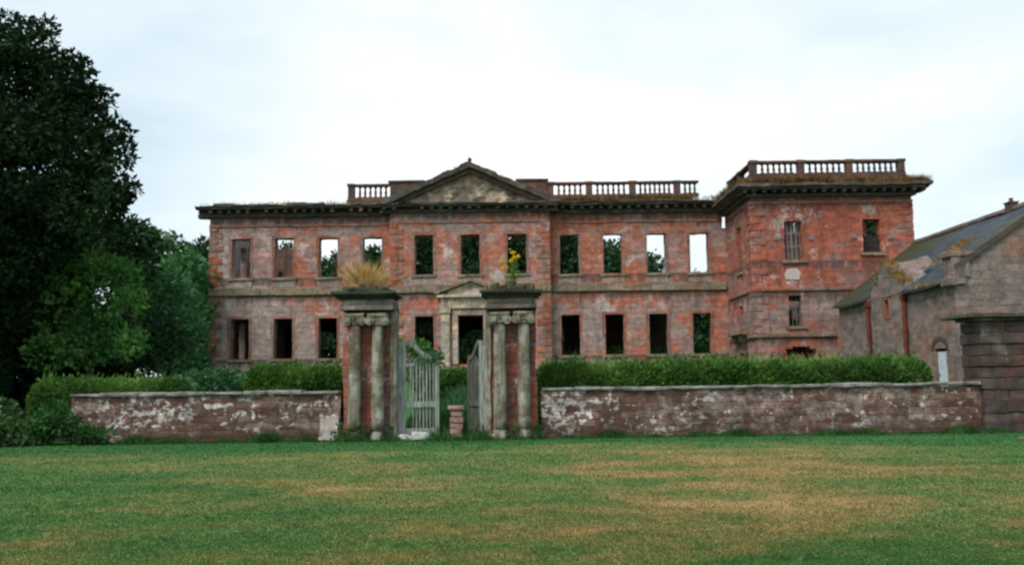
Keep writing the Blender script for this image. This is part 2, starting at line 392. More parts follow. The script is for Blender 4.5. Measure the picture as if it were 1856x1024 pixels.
MAT['pipe'] = simple('red_painted_pipe', (.10, .022, .016), (.17, .045, .03), scale=5, rough_=.5)
MAT['white'] = simple('pale_blue_paint', (.42, .46, .52), (.62, .66, .72), scale=3, rough_=.5)
MAT['plate'] = simple('grey_wall_plate', (.16, .15, .15), (.27, .26, .26), scale=6)
MAT['plaster'] = simple('pale_plaster', (.42, .33, .30), (.58, .50, .46), scale=4)
MAT['bark'] = simple('bark', (.035, .03, .022), (.10, .08, .06), scale=3, sc=(3, 3, .6), bumpd=.06)
MAT['earth'] = simple('dark_earth_moss', (.03, .028, .02), (.075, .07, .045), (.12, .085, .05), scale=6, bumpd=.08)
MAT['dark_in'] = simple('dark_interior', (.02, .018, .016), (.05, .042, .036), scale=2)  # very dark tone for floors and window infill
MAT['whitestone'] = simple('white_limestone', (.22, .21, .19), (.44, .43, .40), (.60, .59, .56), scale=4)

def slate():
    m = M('blue_grey_slate'); p = m.n('ShaderNodeSeparateXYZ', Vector=m.pos); q = m.t.nodes.new('ShaderNodeCombineXYZ')
    m.L(p.outputs[1], q.inputs[0]); m.L(m.math('MULTIPLY', p.outputs[2], 1.8), q.inputs[1])
    br = m.n('ShaderNodeTexBrick', Vector=q.outputs[0], Color1=(0, 0, 0, 1), Color2=(1, 1, 1, 1), Mortar=(.5, .5, .5, 1), Scale=1.0,
             Mortar_Size=.012, Brick_Width=.36, Row_Height=.24)
    c = m.ramp(br.outputs[0], (0, (.022, .028, .038)), (1, (.062, .074, .092)))
    c = m.mix(m.math('MULTIPLY', br.outputs[1], .7), c, (.02, .022, .025))
    # moss and lichen thicken towards the far, sheltered end
    k = m.math('ADD', m.noise(.9, 5, .65), m.math('MAXIMUM', m.math('MULTIPLY', m.math('SUBTRACT', p.outputs[1], 39.5), .06), -.1))
    c = m.mix(m.ramp(k, (.55, 0), (.68, .85)), c, (.042, .05, .018))
    c = m.mix(m.ramp(m.noise(2.3, 5, .7, m.scale(m.pos, (1, 1, 1), (5, 5, 5))), (.62, 0), (.7, .6)), c, (.16, .11, .05))
    m.bump(m.math('SUBTRACT', m.noise(5, 4, .6), br.outputs[1]), .7, .03); m.b.inputs['Roughness'].default_value = .6
    return m.done(c)
MAT['slate'] = slate()

def leaf(name, dark, mid, light, scale=.6, trans=.25, contrast=(.34, .5, .66), rough_=.75):
    m = M(name); m.b.inputs['Roughness'].default_value = rough_; m.b.inputs['Specular IOR Level'].default_value = .06
    f_ = m.math('ADD', m.noise(scale, 3, .6), m.math('MULTIPLY', m.math('SUBTRACT', m.rnd, .5), .22))
    c = m.ramp(f_, (contrast[0], dark), (contrast[1], mid), (contrast[2], light))
    m.done(c)
    t = m.n('ShaderNodeBsdfTranslucent'); m.L(m.mix(1.0, c, (1.1, 1.25, .6), 'MULTIPLY'), t.inputs[0])
    x = m.n('ShaderNodeMixShader'); x.inputs[0].default_value = trans
    m.L(m.b.outputs[0], x.inputs[1]); m.L(t.outputs[0], x.inputs[2]); m.L(x.outputs[0], m.o.inputs[0]); return m.m
MAT['leaf_dark'] = leaf('dark_tree_leaves', (.010, .022, .010), (.016, .037, .015), (.036, .075, .028), .5, .06)
MAT['leaf_mid'] = leaf('mid_tree_leaves', (.03, .09, .04), (.07, .175, .072), (.125, .26, .105), .5, .2)
MAT['leaf_light'] = leaf('light_shrub_leaves', (.032, .10, .03), (.085, .21, .052), (.16, .31, .08), .6, .25)
MAT['leaf_far'] = leaf('far_wood_leaves', (.014, .032, .016), (.026, .062, .028), (.045, .10, .042), .3, .15)
MAT['hedge'] = leaf('hedge_leaves', (.045, .11, .024), (.088, .185, .042), (.155, .275, .072), .9, .25)
MAT['weed'] = leaf('weed_leaves', (.02, .06, .02), (.04, .115, .035), (.08, .18, .055), 1.6, .3)
MAT['bramble'] = leaf('bramble_leaves', (.024, .065, .022), (.065, .145, .045), (.19, .28, .13), 1.1, .25)
MAT['dry'] = leaf('dry_grass', (.46, .25, .10), (.64, .41, .19), (.76, .58, .34), 3, .3)
MAT['ochre'] = leaf('ochre_roof_grass', (.20, .12, .04), (.36, .22, .085), (.48, .32, .14), 2.5, .25)
MAT['rustgrass'] = leaf('rusty_dry_grass', (.10, .055, .022), (.20, .105, .04), (.30, .18, .075), 2.2, .2)
MAT['yellow'] = leaf('yellow_petals', (.65, .40, .02), (.80, .52, .03), (.85, .62, .06), 9, .3)
MAT['ragleaf'] = leaf('ragwort_leaves', (.08, .15, .03), (.13, .23, .05), (.20, .30, .07), 6, .3)

def lawn_mat(name, blade):
    m = M(name); xyz = m.n('ShaderNodeSeparateXYZ', Vector=m.pos)
    flat = m.scale(m.pos, (1, 1, 0))
    a = m.noise(.17, 4, .6, m.scale(flat, (.8, 1.1, 1), (4.2, 1.0, 0)))
    b = m.noise(.75, 5, .65, m.scale(flat, (.7, 1.15, 1), (1, 7, 0), (0, 0, .2)), .4)
    d = m.noise(5.5, 4, .7, flat)
    f_ = m.math('ADD', m.math('MULTIPLY', a, .75), m.math('ADD', m.math('MULTIPLY', b, .65), m.math('MULTIPLY', d, .25)))
    # worn, drier ground to the right of centre; lusher strip under the wall and on the near left
    ax = m.math('ABSOLUTE', m.math('SUBTRACT', xyz.outputs[0], 2.0)); f_ = m.math('ADD', f_, m.math('SUBTRACT', .06, m.math('MULTIPLY', m.math('MINIMUM', ax, 9.0), .015)))
    wl = m.math('MULTIPLY', m.math('SUBTRACT', xyz.outputs[1], 20.5), .085)
    f_ = m.math('SUBTRACT', f_, m.math('MINIMUM', m.math('MAXIMUM', wl, 0.0), .34))
    if blade: f_ = m.math('ADD', f_, m.math('MULTIPLY', m.math('SUBTRACT', m.rnd, .5), .14))
    g1, g2, t1, t2 = (.040, .138, .034), (.105, .178, .046), (.27, .205, .07), (.41, .27, .11)
    c = m.ramp(f_, (.60, g1), (.78, g2), (.93, t1), (1.07, t2))
    c = m.mix(m.ramp(d, (.30, .15), (.48, 0)), c, (.045, .07, .025))
    if not blade: c = m.mix(.12, c, (.05, .05, .022))
    m.bump(d, .3, .03); m.done(c)
    if blade:
        t = m.n('ShaderNodeBsdfTranslucent'); m.L(c, t.inputs[0]); x = m.n('ShaderNodeMixShader'); x.inputs[0].default_value = .45
        m.L(m.b.outputs[0], x.inputs[1]); m.L(t.outputs[0], x.inputs[2]); m.L(x.outputs[0], m.o.inputs[0])
    return m.m
MAT['lawn'] = lawn_mat('mown_lawn_soil', False)
MAT['blade'] = lawn_mat('mown_lawn_blades', True)
MAT['gravel'] = simple('grey_gravel', (.06, .055, .05), (.14, .125, .11), (.22, .20, .18), scale=18)

# ------------------------------------------------------------------ ground
def gz(x, y):
    t = min(1, max(0, (y-26.6)/20.0)); r = 1.9*t*(1-.25*(1-t))
    return r + .05*noise.noise(Vector((x*.16, y*.16, 0)))*(1 if y < 24 else .4)
def ground():
    xs = list(np.arange(-44, 44.1, 1.0)); xs = [-900, -300, -120, -70] + xs + [70, 120, 300, 900]
    ys = [-300, -60, -15] + list(np.arange(-6, 70.1, 1.0)) + [90, 140, 300, 900, 1800]
    v = [(x, y, gz(x, y)) for y in ys for x in xs]; k = len(xs)
    fc = [(j*k+i, j*k+i+1, (j+1)*k+i+1, (j+1)*k+i) for j in range(len(ys)-1) for i in range(k-1)]
    me = bpy.data.meshes.new('ground'); me.from_pydata(v, [], fc); me.update()
    me.polygons.foreach_set('use_smooth', [True]*len(fc))
    tag(link('ground', me, MAT['lawn']), kind='structure')
ground()
rng = np.random.default_rng(7)
def gzv(x, y): return np.array([gz(a, b) for a, b in zip(x, y)])
def lawn_blades():
    n = 400000
    # evenly spread in the picture's depth: dense near, thinner far
    iy = rng.uniform(1/25.4, 1/6.6, n); y = 1/iy
    x = rng.uniform(-1, 1, n)*(y*.62 + .6); far = rng.random(n) < .3
    x = np.where(far, rng.uniform(-1, 1, n)*(y*.5 + 11), x)
    z = gzv(x, y)
    tag(blades('lawn_grass', np.stack([x, y, z-.004], 1), (.022 + .0008*y), .0024 + .00045*y, MAT['blade'], lean=.8, seed=3),
        'short patchy mown grass of the lawn, green with straw coloured worn areas', 'grass', kind='stuff')
lawn_blades()
g = MB(); pts = [at(1692, 806, 1)]
poly = [(12.3, 22.6), (13.6, 21.3), (15.6, 20.5), (19, 20.2), (19, 24.6), (16.5, 24.9), (14.2, 24.2), (12.9, 23.5)]
g.v = [(x, y, gz(x, y) + .02) for x, y in poly]; g.f = [tuple(range(len(poly)))]
tag(g.build('gravel_path', MAT['gravel']), kind='structure')

# ------------------------------------------------------------------ mansion
YF, YB, YT = 53.0, 52.45, 47.3
man = thing('ruined_mansion', 'long roofless red sandstone mansion with empty windows, central pediment and corner wing', 'mansion', (-2.5, YF, 1.9))
WC = [-15.9, -13.37, -10.77, -8.18, -5.1, -2.41, .31, 3.39, 5.95, 8.51, 11.04]
UP, LO, HW = (7.72, 10.07), (2.97, 5.35), .58
def wholes(cs, upper=True, lower=True):
    h = []
    for c in cs:
        if upper: h.append((c-HW, c+HW, *UP))
        if lower: h.append((c-HW, c+HW, *LO))
    return h
left_holes = wholes(WC[:4]); right_holes = wholes(WC[7:])
mb = MB()
mb.wall((0, YF, 0), (1, 0, 0), (0, 1, 0), (-17.75, -7.05), (1.2, 11.45), left_holes, .85, sd=1)
mb.build('facade_wall', MAT['facade'], man)
mb = MB()
mb.wall((0, YF, 0), (1, 0, 0), (0, 1, 0), (2.2, 12.95), (1.2, 11.45), right_holes + [(12.42, 12.80, 10.3, 11.25)], .85, sd=2)
mb.build('facade_wall', MAT['facade'], man)
mb = MB()
mb.wall((-17.72, YF+.87, 0), (0, 1, 0), (1, 0, 0), (0, 11), (1.2, 11.4), [(2.5, 3.7, *UP), (6, 7.2, *UP), (2.5, 3.7, *LO)], .8, sd=3)
mb.build('end_wall', MAT['facade'], man)
mb = MB()
bh = wholes(WC[4:7]); bh = [h for h in bh if not (h[0] < -2.4 < h[1] and h[3] < 6)] + [(-3.16, -1.66, 2.55, 5.36)]
mb.wall((0, YB, 0), (1, 0, 0), (0, 1, 0), (-7.08, 2.22), (1.2, 11.6), bh, 1.2, sd=5)
mb.build('central_bay_wall', MAT['bay'], man)

# window openings: stone surround with its sill
def frame(w, h, t=.13, proud=.014):
    m_ = MB(); a = w/2
    for x0, x1, z0, z1 in ((-a-t, -a+.02, 0, h*.52), (-a-t-.03, -a+.035, h*.525, h), (a-.02, a+t, 0, h*.38), (a-.045, a+t-.02, h*.385, h), (-a-t, a+t, h-.02, h+t)):
        m_.box(x0, x1, -proud, .30, z0, z1, .016)
    return m_
def sill(w):
    m_ = MB(); m_.box(-w/2-.17, w/2+.17, -.10, .32, -.15, -.002, .025); return m_
fr_me = {}
apron_me = MB(); apron_me.box(-.66, .66, -.03, .2, -.58, -.175, .012); apron_me = apron_me.mesh('apron')
MAT['apron'] = stone('pale_apron_stone', (.36, .22, .165), (.33, .27, .235), (.45, .41, .36), seed=21, course=(1.4, 2), mortar=0)
apron_me.materials.append(MAT['apron'])
def add_window(kind, c, y, z0, z1, hw=HW, label=None, dirn=None, mat='trim'):
    key = (round(z1-z0, 2), round(hw, 2), mat)
    if key not in fr_me:
        fr_me[key] = (frame(2*hw, z1-z0).mesh('window'), sill(2*hw).mesh('sill'))
        fr_me[key][0].materials.append(MAT[mat]); fr_me[key][1].materials.append(MAT['string'])
    o = bpy.data.objects.new('window', fr_me[key][0]); COL.objects.link(o); o.parent = man
    o.location = Vector((c, y, z0)) - ORI[man.name]; ORI[o.name] = Vector((c, y, z0))
    s_ = bpy.data.objects.new('sill', fr_me[key][1]); COL.objects.link(s_); s_.parent = o
    if z0 > 7 and y in (YF, YB):
        a_ = bpy.data.objects.new('apron', apron_me); COL.objects.link(a_); a_.parent = o
    if label: o['label'] = label
    if dirn: o.rotation_euler.z = dirn
    return o
for i, c in enumerate(WC):
    y = YB if 4 <= i <= 6 else YF
    add_window('w', c, y, *UP)
    if i != 5: add_window('w', c, y, *LO)

# string course, frieze band, base plinth
def band(name, segs, z0, z1, proud, mat):
    m_ = MB()
    for x0, x1, y in segs:
        n_ = max(1, round((x1-x0)/1.5))
        for k in range(n_):
            a, b = x0+(x1-x0)*k/n_, x0+(x1-x0)*(k+1)/n_
            m_.box(a+.003, b-.003, y-proud, y+.2, z0, z1, .01)
    return rough(m_.build(name, MAT[mat], man, bevel=.02), .035, 2.4, 1)
band('string_course', [(-17.8, -7.10, YF), (2.24, 12.55, YF), (-7.1, 2.24, YB)], 6.68, 6.95, .13, 'string')
band('string_course', [(-17.78, -7.10, YF), (2.24, 12.55, YF), (-7.1, 2.24, YB)], 6.952, 7.12, .06, 'string')
band('architrave_band', [(-17.78, -7.10, YF), (2.24, 12.4, YF), (-7.1, 2.24, YB)], 10.72, 10.88, .07, 'trim')

# rusticated corner stones
def quoins(corners, z0, z1, mat='quoin'):
    m_ = MB()
    for (x, y, sx, fy) in corners:         # sx: direction the stones run along x; fy: return along y
        z = z0; k = 0
        while z < z1-.2:
            L_ = .78 if k % 2 == 0 else .48
            xa, xb = (x-.035*sx, x+L_*sx); xa, xb = min(xa, xb), max(xa, xb)
            m_.box(xa, xb, y-.042, y+(.48 if k % 2 == 0 else .78), z+.012, z+.372, .02); z += .385; k += 1
    return rough(m_.build('quoins', MAT[mat], man, bevel=.02), .02, 3)
for cq in ((-17.75, YF, 1, 0), (-7.08, YB, 1, 0), (2.22, YB, -1, 0)): quoins([cq], 1.6, 10.7)
for cq in ((12.58, YT, 1, 0), (21.12, YT, -1, 0)): quoins([cq], 3.8, 10.7, 'wing')

# main cornice with modillions
def cornice(name, runs, z0, z1, ov, mat='dark', modil=True, seed=0, j=.03, step=.55):
    m_ = MB(); rnd = random.Random(seed)
    h = z1-z0
    for (x0, x1, y) in runs:
        n_ = max(1, round((x1-x0)/1.1))
        for k in range(n_):
            a, b = x0+(x1-x0)*k/n_+.002, x0+(x1-x0)*(k+1)/n_-.002
            m_.box(a, b, y-ov*.30, y+.5, z0, z0+h*.30, .01)
            m_.box(a, b, y-.06, y+.5, z0+h*.304, z0+h*.616, .004)
            dz = rnd.uniform(-.07, .08); dy = rnd.uniform(-.06, .05)
            m_.box(a, b, y-ov*.86+dy, y+.6, z0+h*.62, z0+h*.82, j*.6)
            m_.box(a, b, y-ov+dy, y+.7, z0+h*.822, z1+dz, j)
        x = x0+.2
        while modil and x < x1-.15:
            if rnd.random() > .06: m_.box(x, x+.2, y-ov*.74, y+.3, z0+h*.302, z0+h*.618, .012)
            x += step
    o = m_.build(name, MAT[mat], man, bevel=.015); return rough(o, .06, 2.6, 1)
cornice('cornice', [(-18.45, -7.65, YF)], 11.30, 11.95, .78, seed=1)
cornice('cornice', [(2.75, 12.1, YF)], 11.30, 11.93, .78, seed=4)
cornice('cornice', [(-7.65, 2.75, YB)], 11.35, 11.84, .62, seed=2)

# pediment
ped = MB(); rm = MB(); PX, PZ, PB = -2.42, 14.22, 11.845
for sgn in (-1, 1):
    xe = PX + sgn*5.3; n_ = 10
    for k in range(n_):
        t0, t1 = k/n_ + .001, (k+1)/n_ - .001
        def pt(t, dz): return (xe + (PX-xe)*t, PB + .03 + (PZ-PB-.03)*t + dz)
        jz = random.uniform(-.05, .05)
        a, b = pt(t0, 0), pt(t1, 0)
        ped.xz([(a[0], a[1]-.27), (b[0], b[1]-.27), (b[0], b[1]+jz), (a[0], a[1]+jz)] if k else [(a[0], a[1]-.02), (b[0], b[1]-.27), (b[0], b[1]+jz), (a[0], a[1]+.03)], YB-.62, YB+.75)
        if k > 1:
            rm.xz([(a[0], a[1]-.55), (b[0], b[1]-.55), (b[0], b[1]-.272), (a[0], a[1]-.272)], YB-.36, YB+.6)
po = rough(ped.build('pediment', MAT['dark'], man, bevel=.02), .075, 2.4, 1)
rough(rm.build('raking_moulding', MAT['rail'], po, bevel=.02), .04, 2.0)
ty = MB(); nx = 90; nzz = 24
def tyz(x): return max(.02, (1-abs(x-PX)/5.1)*(PZ-PB-.35))
for i in range(nx+1):
    x = PX-5.0+10*i/nx
    for k in range(nzz+1):
        z = PB-.02 + tyz(x)*k/nzz
        q = Vector((x*1.25, z*1.7, 5)); r_ = noise.noise(q)*.36 + noise.noise(q*2.6)*.24 + noise.noise(q*5.5)*.10
        ty.v.append((x, YB+.05-max(-.1, r_)*min(1, tyz(x)/.6)*.8, z))
for i in range(nx):
    for k in range(nzz):
        a = i*(nzz+1)+k; ty.f.append((a, a+nzz+1, a+nzz+2, a+1))
n0 = len(ty.v); ty.v += [(PX-5.1, YB+.55, PB-.02), (PX+5.1, YB+.55, PB-.02), (PX, YB+.55, PZ-.3)]; ty.f.append((n0, n0+1, n0+2))
ty.build('tympanum', MAT['tymp'], po, smooth=True)
fi = MB(); fi.lathe((PX+.02, YB-.1, PZ-.06), [(.16, 0), (.17, .1), (.08, .16), (.10, .25), (.13, .31), (.06, .40), (.02, .46)], 8)
rough(fi.build('finial', MAT['dark'], po), .03, 5)

# balustrades: rail, plinth, piers and single balusters
bal_me = MB()
bal_me.box(-.115, .115, -.115, .115, 0, .06); bal_me.box(-.115, .115, -.115, .115, .72, .78)
bal_me.lathe((0, 0, .06), [(.105, 0), (.075, .05), (.06, .12), (.085, .22), (.088, .28), (.062, .42), (.05, .52), (.062, .58), (.10, .66)], 10)
bal_me = bal_me.mesh('baluster'); bal_me.materials.append(MAT['rail'])
def balustrade(name, y, x0, x1, z0, z1, piers, seed=0, side=False, ragged=True, parent=man):
    def XY(a, b): return (a, b)
    def bx(m_, a0, a1, d0, d1, za, zb, j=.012):
        if side: m_.box(y+d0, y+d1, a0, a1, za, zb, j)
        else: m_.box(a0, a1, y+d0, y+d1, za, zb, j)
    m_ = MB()
    bx(m_, x0, x1, -.18, .18, z0, z0+.16)                          # base course
    n_ = max(1, round((x1-x0)/1.2))
    for k in range(n_): bx(m_, x0+(x1-x0)*k/n_+.002, x0+(x1-x0)*(k+1)/n_-.002, -.2, .2, z1-.13, z1, .015)
    root = m_.build(name, MAT['rail'], parent, bevel=.012)
    for p_ in piers:
        q = MB(); bx(q, p_-.19, p_+.19, -.17, .17, z0+.161, z1-.131); bx(q, p_-.24, p_+.24, -.215, .215, z1-.145, z1+.03)
        q.build('balustrade_pier', MAT['rail'], root, bevel=.015)
    ps = sorted(piers); h = z1-.13-(z0+.16)
    ends = ps if ragged is None else ps + ([x1+.25] if ps[-1] < x1-.3 else [])
    for a, b in zip(ends, ends[1:]):
        g_ = (b-a-.38); n_ = max(1, round(g_/.30)-1)
        for k in range(n_):
            c = a+.19 + g_*(k+1)/(n_+1)
            if c > x1: continue
            o = bpy.data.objects.new('baluster', bal_me); COL.objects.link(o); o.parent = root
            P_ = Vector((y, c, z0+.162)) if side else Vector((c, y, z0+.162))
            o.location = P_ - ORI[root.name]; o.scale = (1, 1, (h-.004)/.78)
    return root
YBAL = YF+.45
for bxs in ((-9.75, -7.2, 11.9, 12.33), (2.3, 12.0, 11.9, 12.33)):
    q = MB(); n_ = 8
    for k in range(n_):
        a, b = bxs[0]+(bxs[1]-bxs[0])*k/n_, bxs[0]+(bxs[1]-bxs[0])*(k+1)/n_
        if k == n_-1 and bxs[0] > 0: continue
        q.box(a, b-.004, YBAL-.3, YBAL+.35, bxs[2], bxs[3]-.004 + (random.uniform(-.1, 0) if b > 11.3 else 0), .01)
    rough(q.build('parapet_base', MAT['rail'], man, bevel=.02), .03, 2)
balustrade('balustrade', YBAL, -9.72, -7.2, 12.33, 13.3, [-9.5])
balustrade('balustrade', YBAL, 2.3, 11.2, 12.33, 13.26, [2.35, 4.67, 7.26, 9.92])
for a, b in ((-7.18, -5.2), (.42, 2.14)):
    q = MB(); q.box(a, b, YBAL-.25, YBAL+.3, 11.9, 13.34, .01); q.box(a-.1, b+.1, YBAL-.33, YBAL+.38, 13.342, 13.47, .015)
    rough(q.build('attic_block', MAT['rail'], man, bevel=.02), .02, 2)

# door surround
ds = MB()
for x0, x1 in ((-4.12, -3.62), (-1.20, -.70)): ds.box(x0, x1, YB-.22, YB+.1, 2.3, 5.72, .01)
for x0, x1 in ((-4.18, -3.56), (-1.26, -.64)):
    ds.box(x0, x1, YB-.27, YB+.1, 2.2, 2.62, .01); ds.box(x0, x1, YB-.28, YB+.1, 5.45, 5.72, .01)
for x0, x1, z0, z1 in ((-3.45, -3.14, 2.55, 5.34), (-1.68, -1.37, 2.55, 5.34), (-3.45, -1.37, 5.342, 5.66)): ds.box(x0, x1, YB-.1, YB+.3, z0, z1, .008)
ds.box(-4.2, -.62, YB-.25, YB+.08, 5.724, 5.98, .01); ds.box(-4.12, -.7, YB-.2, YB+.08, 5.984, 6.35, .01); ds.box(-4.36, -.46, YB-.42, YB+.08, 6.354, 6.52, .012)
dso = rough(ds.build('doorway', MAT['door'], man, bevel=.015), .02, 3)
pd = MB()
for sgn in (-1, 1):
    xe = -2.41+sgn*2.05
    pd.xz([(xe, 6.53), (-2.41, 7.28), (-2.41, 7.46), (xe, 6.68)][::sgn], YB-.44, YB+.05)
rough(pd.build('door_pediment', MAT['string'], dso), .02, 3, 2)
pt_ = MB(); pt_.xz([(-4.1, 6.53), (-.72, 6.53), (-2.41, 7.24)], YB-.16, YB+.04); pt_.build('pediment_panel', MAT['door'], dso)
stp = MB()
for k in range(3): stp.box(-3.9+.0*k, -.9, YB-1.75+.5*k, YB+.02, 1.6, 2.0+.2*k, .02)
rough(stp.build('doorstep', MAT['string'], man, bevel=.02), .03, 2)

# inside: rear wall, cross walls, and a floor added to darken the lower windows
ri = MB()
def ragged(base, amp, s_): return lambda u: base + amp*noise.noise(Vector((u*.55, s_, 1))) + amp*.5*noise.noise(Vector((u*1.9, s_, 4)))
rear_holes = [(c-.6, c+.6, 3.0, 5.2) for c in (-13.2, -7.8, -2.4, 3.1, 8.8)]
ri.wall((0, 65, 0), (1, 0, 0), (0, 1, 0), (-17.7, 12.6), (1.4, 8.4), rear_holes, .8, step=.6, top=ragged(8.3, .9, 2), sd=7)
ri.build('rear_wall', MAT['inner'], man)
ci = MB()
ci.wall((0, 58.2, 0), (1, 0, 0), (0, 1, 0), (-16.85, -13.0), (1.4, 11.0), [(-17.0+.3, -16.35, 7.4, 10.2), (-15.95, -15.55, 7.6, 9.4), (-15.2, -14.75, 7.9, 8.7), (-14.6, -14.0, 3.2, 5.2)], .6, top=lambda u: 10.9-.62*(u+16.8)+1.1*noise.noise(Vector((u*2.3, 3, 3))), sd=8)
ci.build('cross_wall', MAT['inner'], man); ci = MB()
ci.wall((-7.3, YB+1.25, 0), (0, 1, 0), (-1, 0, 0), (.1, 11), (1.4, 7.6), [(4, 5.2, 2.4, 4.8)], .6, top=ragged(7.4, .5, 9), sd=9)
ci.build('cross_wall', MAT['inner'], man); ci = MB()
ci.wall((2.6, YB+1.25, 0), (0, 1, 0), (-1, 0, 0), (.1, 11), (1.4, 7.6), [(4, 5.2, 2.4, 4.8)], .6, top=ragged(7.4, .5, 5), sd=10)
ci.build('cross_wall', MAT['inner'], man)
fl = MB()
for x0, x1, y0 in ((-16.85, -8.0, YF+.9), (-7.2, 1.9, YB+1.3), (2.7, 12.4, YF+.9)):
    fl = MB(); fl.box(x0, x1, y0, 64.9, 6.6, 6.85); fl.build('shading_floor', MAT['dark_in'], man)  # unseen slab, added to keep daylight off the ground floor

# corner wing
wg = MB()
TW = [(14.30, 15.30, 7.65, 9.72), (18.42, 19.42, 7.98, 9.78), (14.36, 15.12, 4.2, 5.8), (13.95, 15.95, 1.2, 2.75), (14.15, 15.75, 2.75, 3.0), (14.5, 15.4, 3.0, 3.12)]
wg.wall((0, YT, 0), (1, 0, 0), (0, 1, 0), (12.6, 21.1), (1.0, 11.1), TW, .75, sd=20)
wg.wall((12.6, YT+.77, 0), (0, 1, 0), (1, 0, 0), (0, 5.0), (1.0, 11.1), [(1.35, 2.35, 7.3, 9.85), (1.5, 2.3, 4.2, 5.5), (.9, 2.6, 1.2, 2.9)], .75, sd=21)
wg.wall((21.1, YT+.77, 0), (0, 1, 0), (-1, 0, 0), (0, 10), (1.0, 11.1), [(1.9, 5.4, 8.9, 10.85)], .75, sd=22)
wg.wall((0, YT+10.8, 0), (1, 0, 0), (0, 1, 0), (13.4, 20.3), (1.0, 10.8), [(16, 17.2, 4, 6)], .7, sd=23)
wg.build('wing_wall', MAT['wing'], man)
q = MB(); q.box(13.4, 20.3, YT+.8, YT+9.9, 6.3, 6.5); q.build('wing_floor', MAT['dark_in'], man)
def ringband(name, z0, z1, pr, mat, x1=21.1):
    m_ = MB(); m_.box(12.6-pr, x1+(pr if x1 > 21 else 0), YT-pr, YT+.2, z0, z1, .01); m_.box(12.6-pr, 12.8, YT+.204, YT+5.4, z0, z1, .01)
    return rough(m_.build(name, MAT[mat], man, bevel=.015), .02, 2, 3)
ringband('wing_string_course', 6.02, 6.17, .08, 'trim'); ringband('wing_plinth_band', 3.62, 3.80, .10, 'string', 16.8)
ringband('wing_architrave_band', 10.62, 10.78, .07, 'trim')
cw = MB()
for (z0, z1, ov) in ((10.98, 11.14, .22), (11.30, 11.42, .68), (11.422, 11.58, .86)):
    n_ = 9
    for k in range(n_):
        a, b = 12.6-ov + (8.5+2*ov)*k/n_, 12.6-ov + (8.5+2*ov)*(k+1)/n_
        cw.box(a+.002, b-.002, YT-ov + (random.uniform(-.04, .05) if ov > .5 else 0), YT+.8, z0, z1 + (random.uniform(-.04, .05) if z1 > 11.5 else 0), .01)
    for k in range(5): cw.box(12.6-ov, 13.0, YT+.803+k, YT+1.8+k, z0, z1, .012)
    for k in range(10): cw.box(20.7, 21.1+ov, YT+.803+k, YT+1.8+k, z0, z1, .012)
x = 12.1
while x < 21.7: cw.box(x, x+.2, YT-.6, YT+.3, 11.142, 11.298, .008); x += .52
for k in range(9): cw.box(12.02, 12.7, YT+.4+k*.55, YT+.6+k*.55, 11.142, 11.298, .008)
rough(cw.build('wing_cornice', MAT['dark'], man, bevel=.012), .05, 2.4, 1)
q = MB(); q.box(12.62, 21.08, YT+.12, YT+.7, 11.585, 12.16, .01); q.box(12.62, 13.15, YT+.704, YT+5.6, 11.585, 12.16, .01)
rough(q.build('wing_parapet_base', MAT['rail'], man, bevel=.02), .03, 2, 4)
balustrade('wing_balustrade', YT+.35, 12.7, 21.0, 12.16, 13.0, [12.92, 15.45, 18.02, 20.78], ragged=None)
balustrade('wing_balustrade', 12.92, YT+.56, YT+5.4, 12.16, 12.99, [YT+2.9, YT+5.2], side=True, ragged=None)
def wing_window(c, z0, z1, hw, **k): return add_window('w', c, YT, z0, z1, hw, mat='wing', **k)
w1 = wing_window(14.8, 7.65, 9.72, .5, label='tall upper window closed with weathered boards')
q = MB()
for k in range(6): q.box(14.31+.165*k, 14.31+.165*k+.15, YT+.30+(k % 2)*.03, YT+.34+(k % 2)*.03, 7.66, 9.70 if k % 2 else 9.66, .006)
bo = q.mesh('boards', ORI[w1.name]); link('boards', bo, MAT['board'], w1)
q = MB()
for k in range(3): q.box(14.5+.24*k, 14.545+.24*k, YT+.16, YT+.2, 7.66, 9.7)
for z in (8.35, 9.05): q.box(14.31, 15.29, YT+.15, YT+.158, z, z+.05)
link('bars', q.mesh('bars', ORI[w1.name]), MAT['plate'], w1)
w2 = wing_window(18.92, 7.98, 9.78, .5, label='upper window half filled with dark rubble')
q = MB()
for k in range(5):
    for r_ in range(4): q.box(18.43+.2*k, 18.62+.2*k, YT+.22, YT+.55, 7.99+.25*r_, 8.23+.25*r_ - (.12*(k % 2) if r_ == 3 else 0), .015)
link('rubble_infill', q.mesh('rubble_infill', ORI[w2.name]), MAT['dark_in'], w2)
w3 = wing_window(14.74, 4.2, 5.8, .38, label='small lower window with iron bars')
q = MB()
for k in range(4): q.tube([(14.44+.2*k, YT+.2, 4.2), (14.44+.2*k, YT+.2, 5.8)], .022, 6)
for z in (4.75, 5.3): q.tube([(14.37, YT+.2, z), (15.11, YT+.2, z)], .018, 6)
link('bars', q.mesh('bars', ORI[w3.name]), MAT['iron'], w3)
for (y, z0, z1, hw) in ((YT+.77+1.85, 7.3, 9.85, .5), (YT+.77+1.9, 4.2, 5.5, .4)):
    add_window('w', 12.6, y, z0, z1, hw, mat='wing', dirn=-math.pi/2)
q = MB()
for (x, z) in ((13.9, 8.8), (15.73, 8.78), (17.98, 8.85), (19.86, 8.78)):
    q2 = MB(); q2.tube([(x, YT-.07, z), (x, YT+.05, z)], .13, 12); q2.tube([(x, YT-.11, z), (x, YT-.07, z)], .05, 8)
    q2.build('wall_plate', MAT['plate'], man)
q = MB(); q.xz([(14.28, 6.62), (15.0, 6.6), (15.12, 6.95), (14.9, 7.22), (14.4, 7.18), (14.25, 6.9)], YT-.03, YT+.03)
q.build('plaster_patch', MAT['plaster'], man)
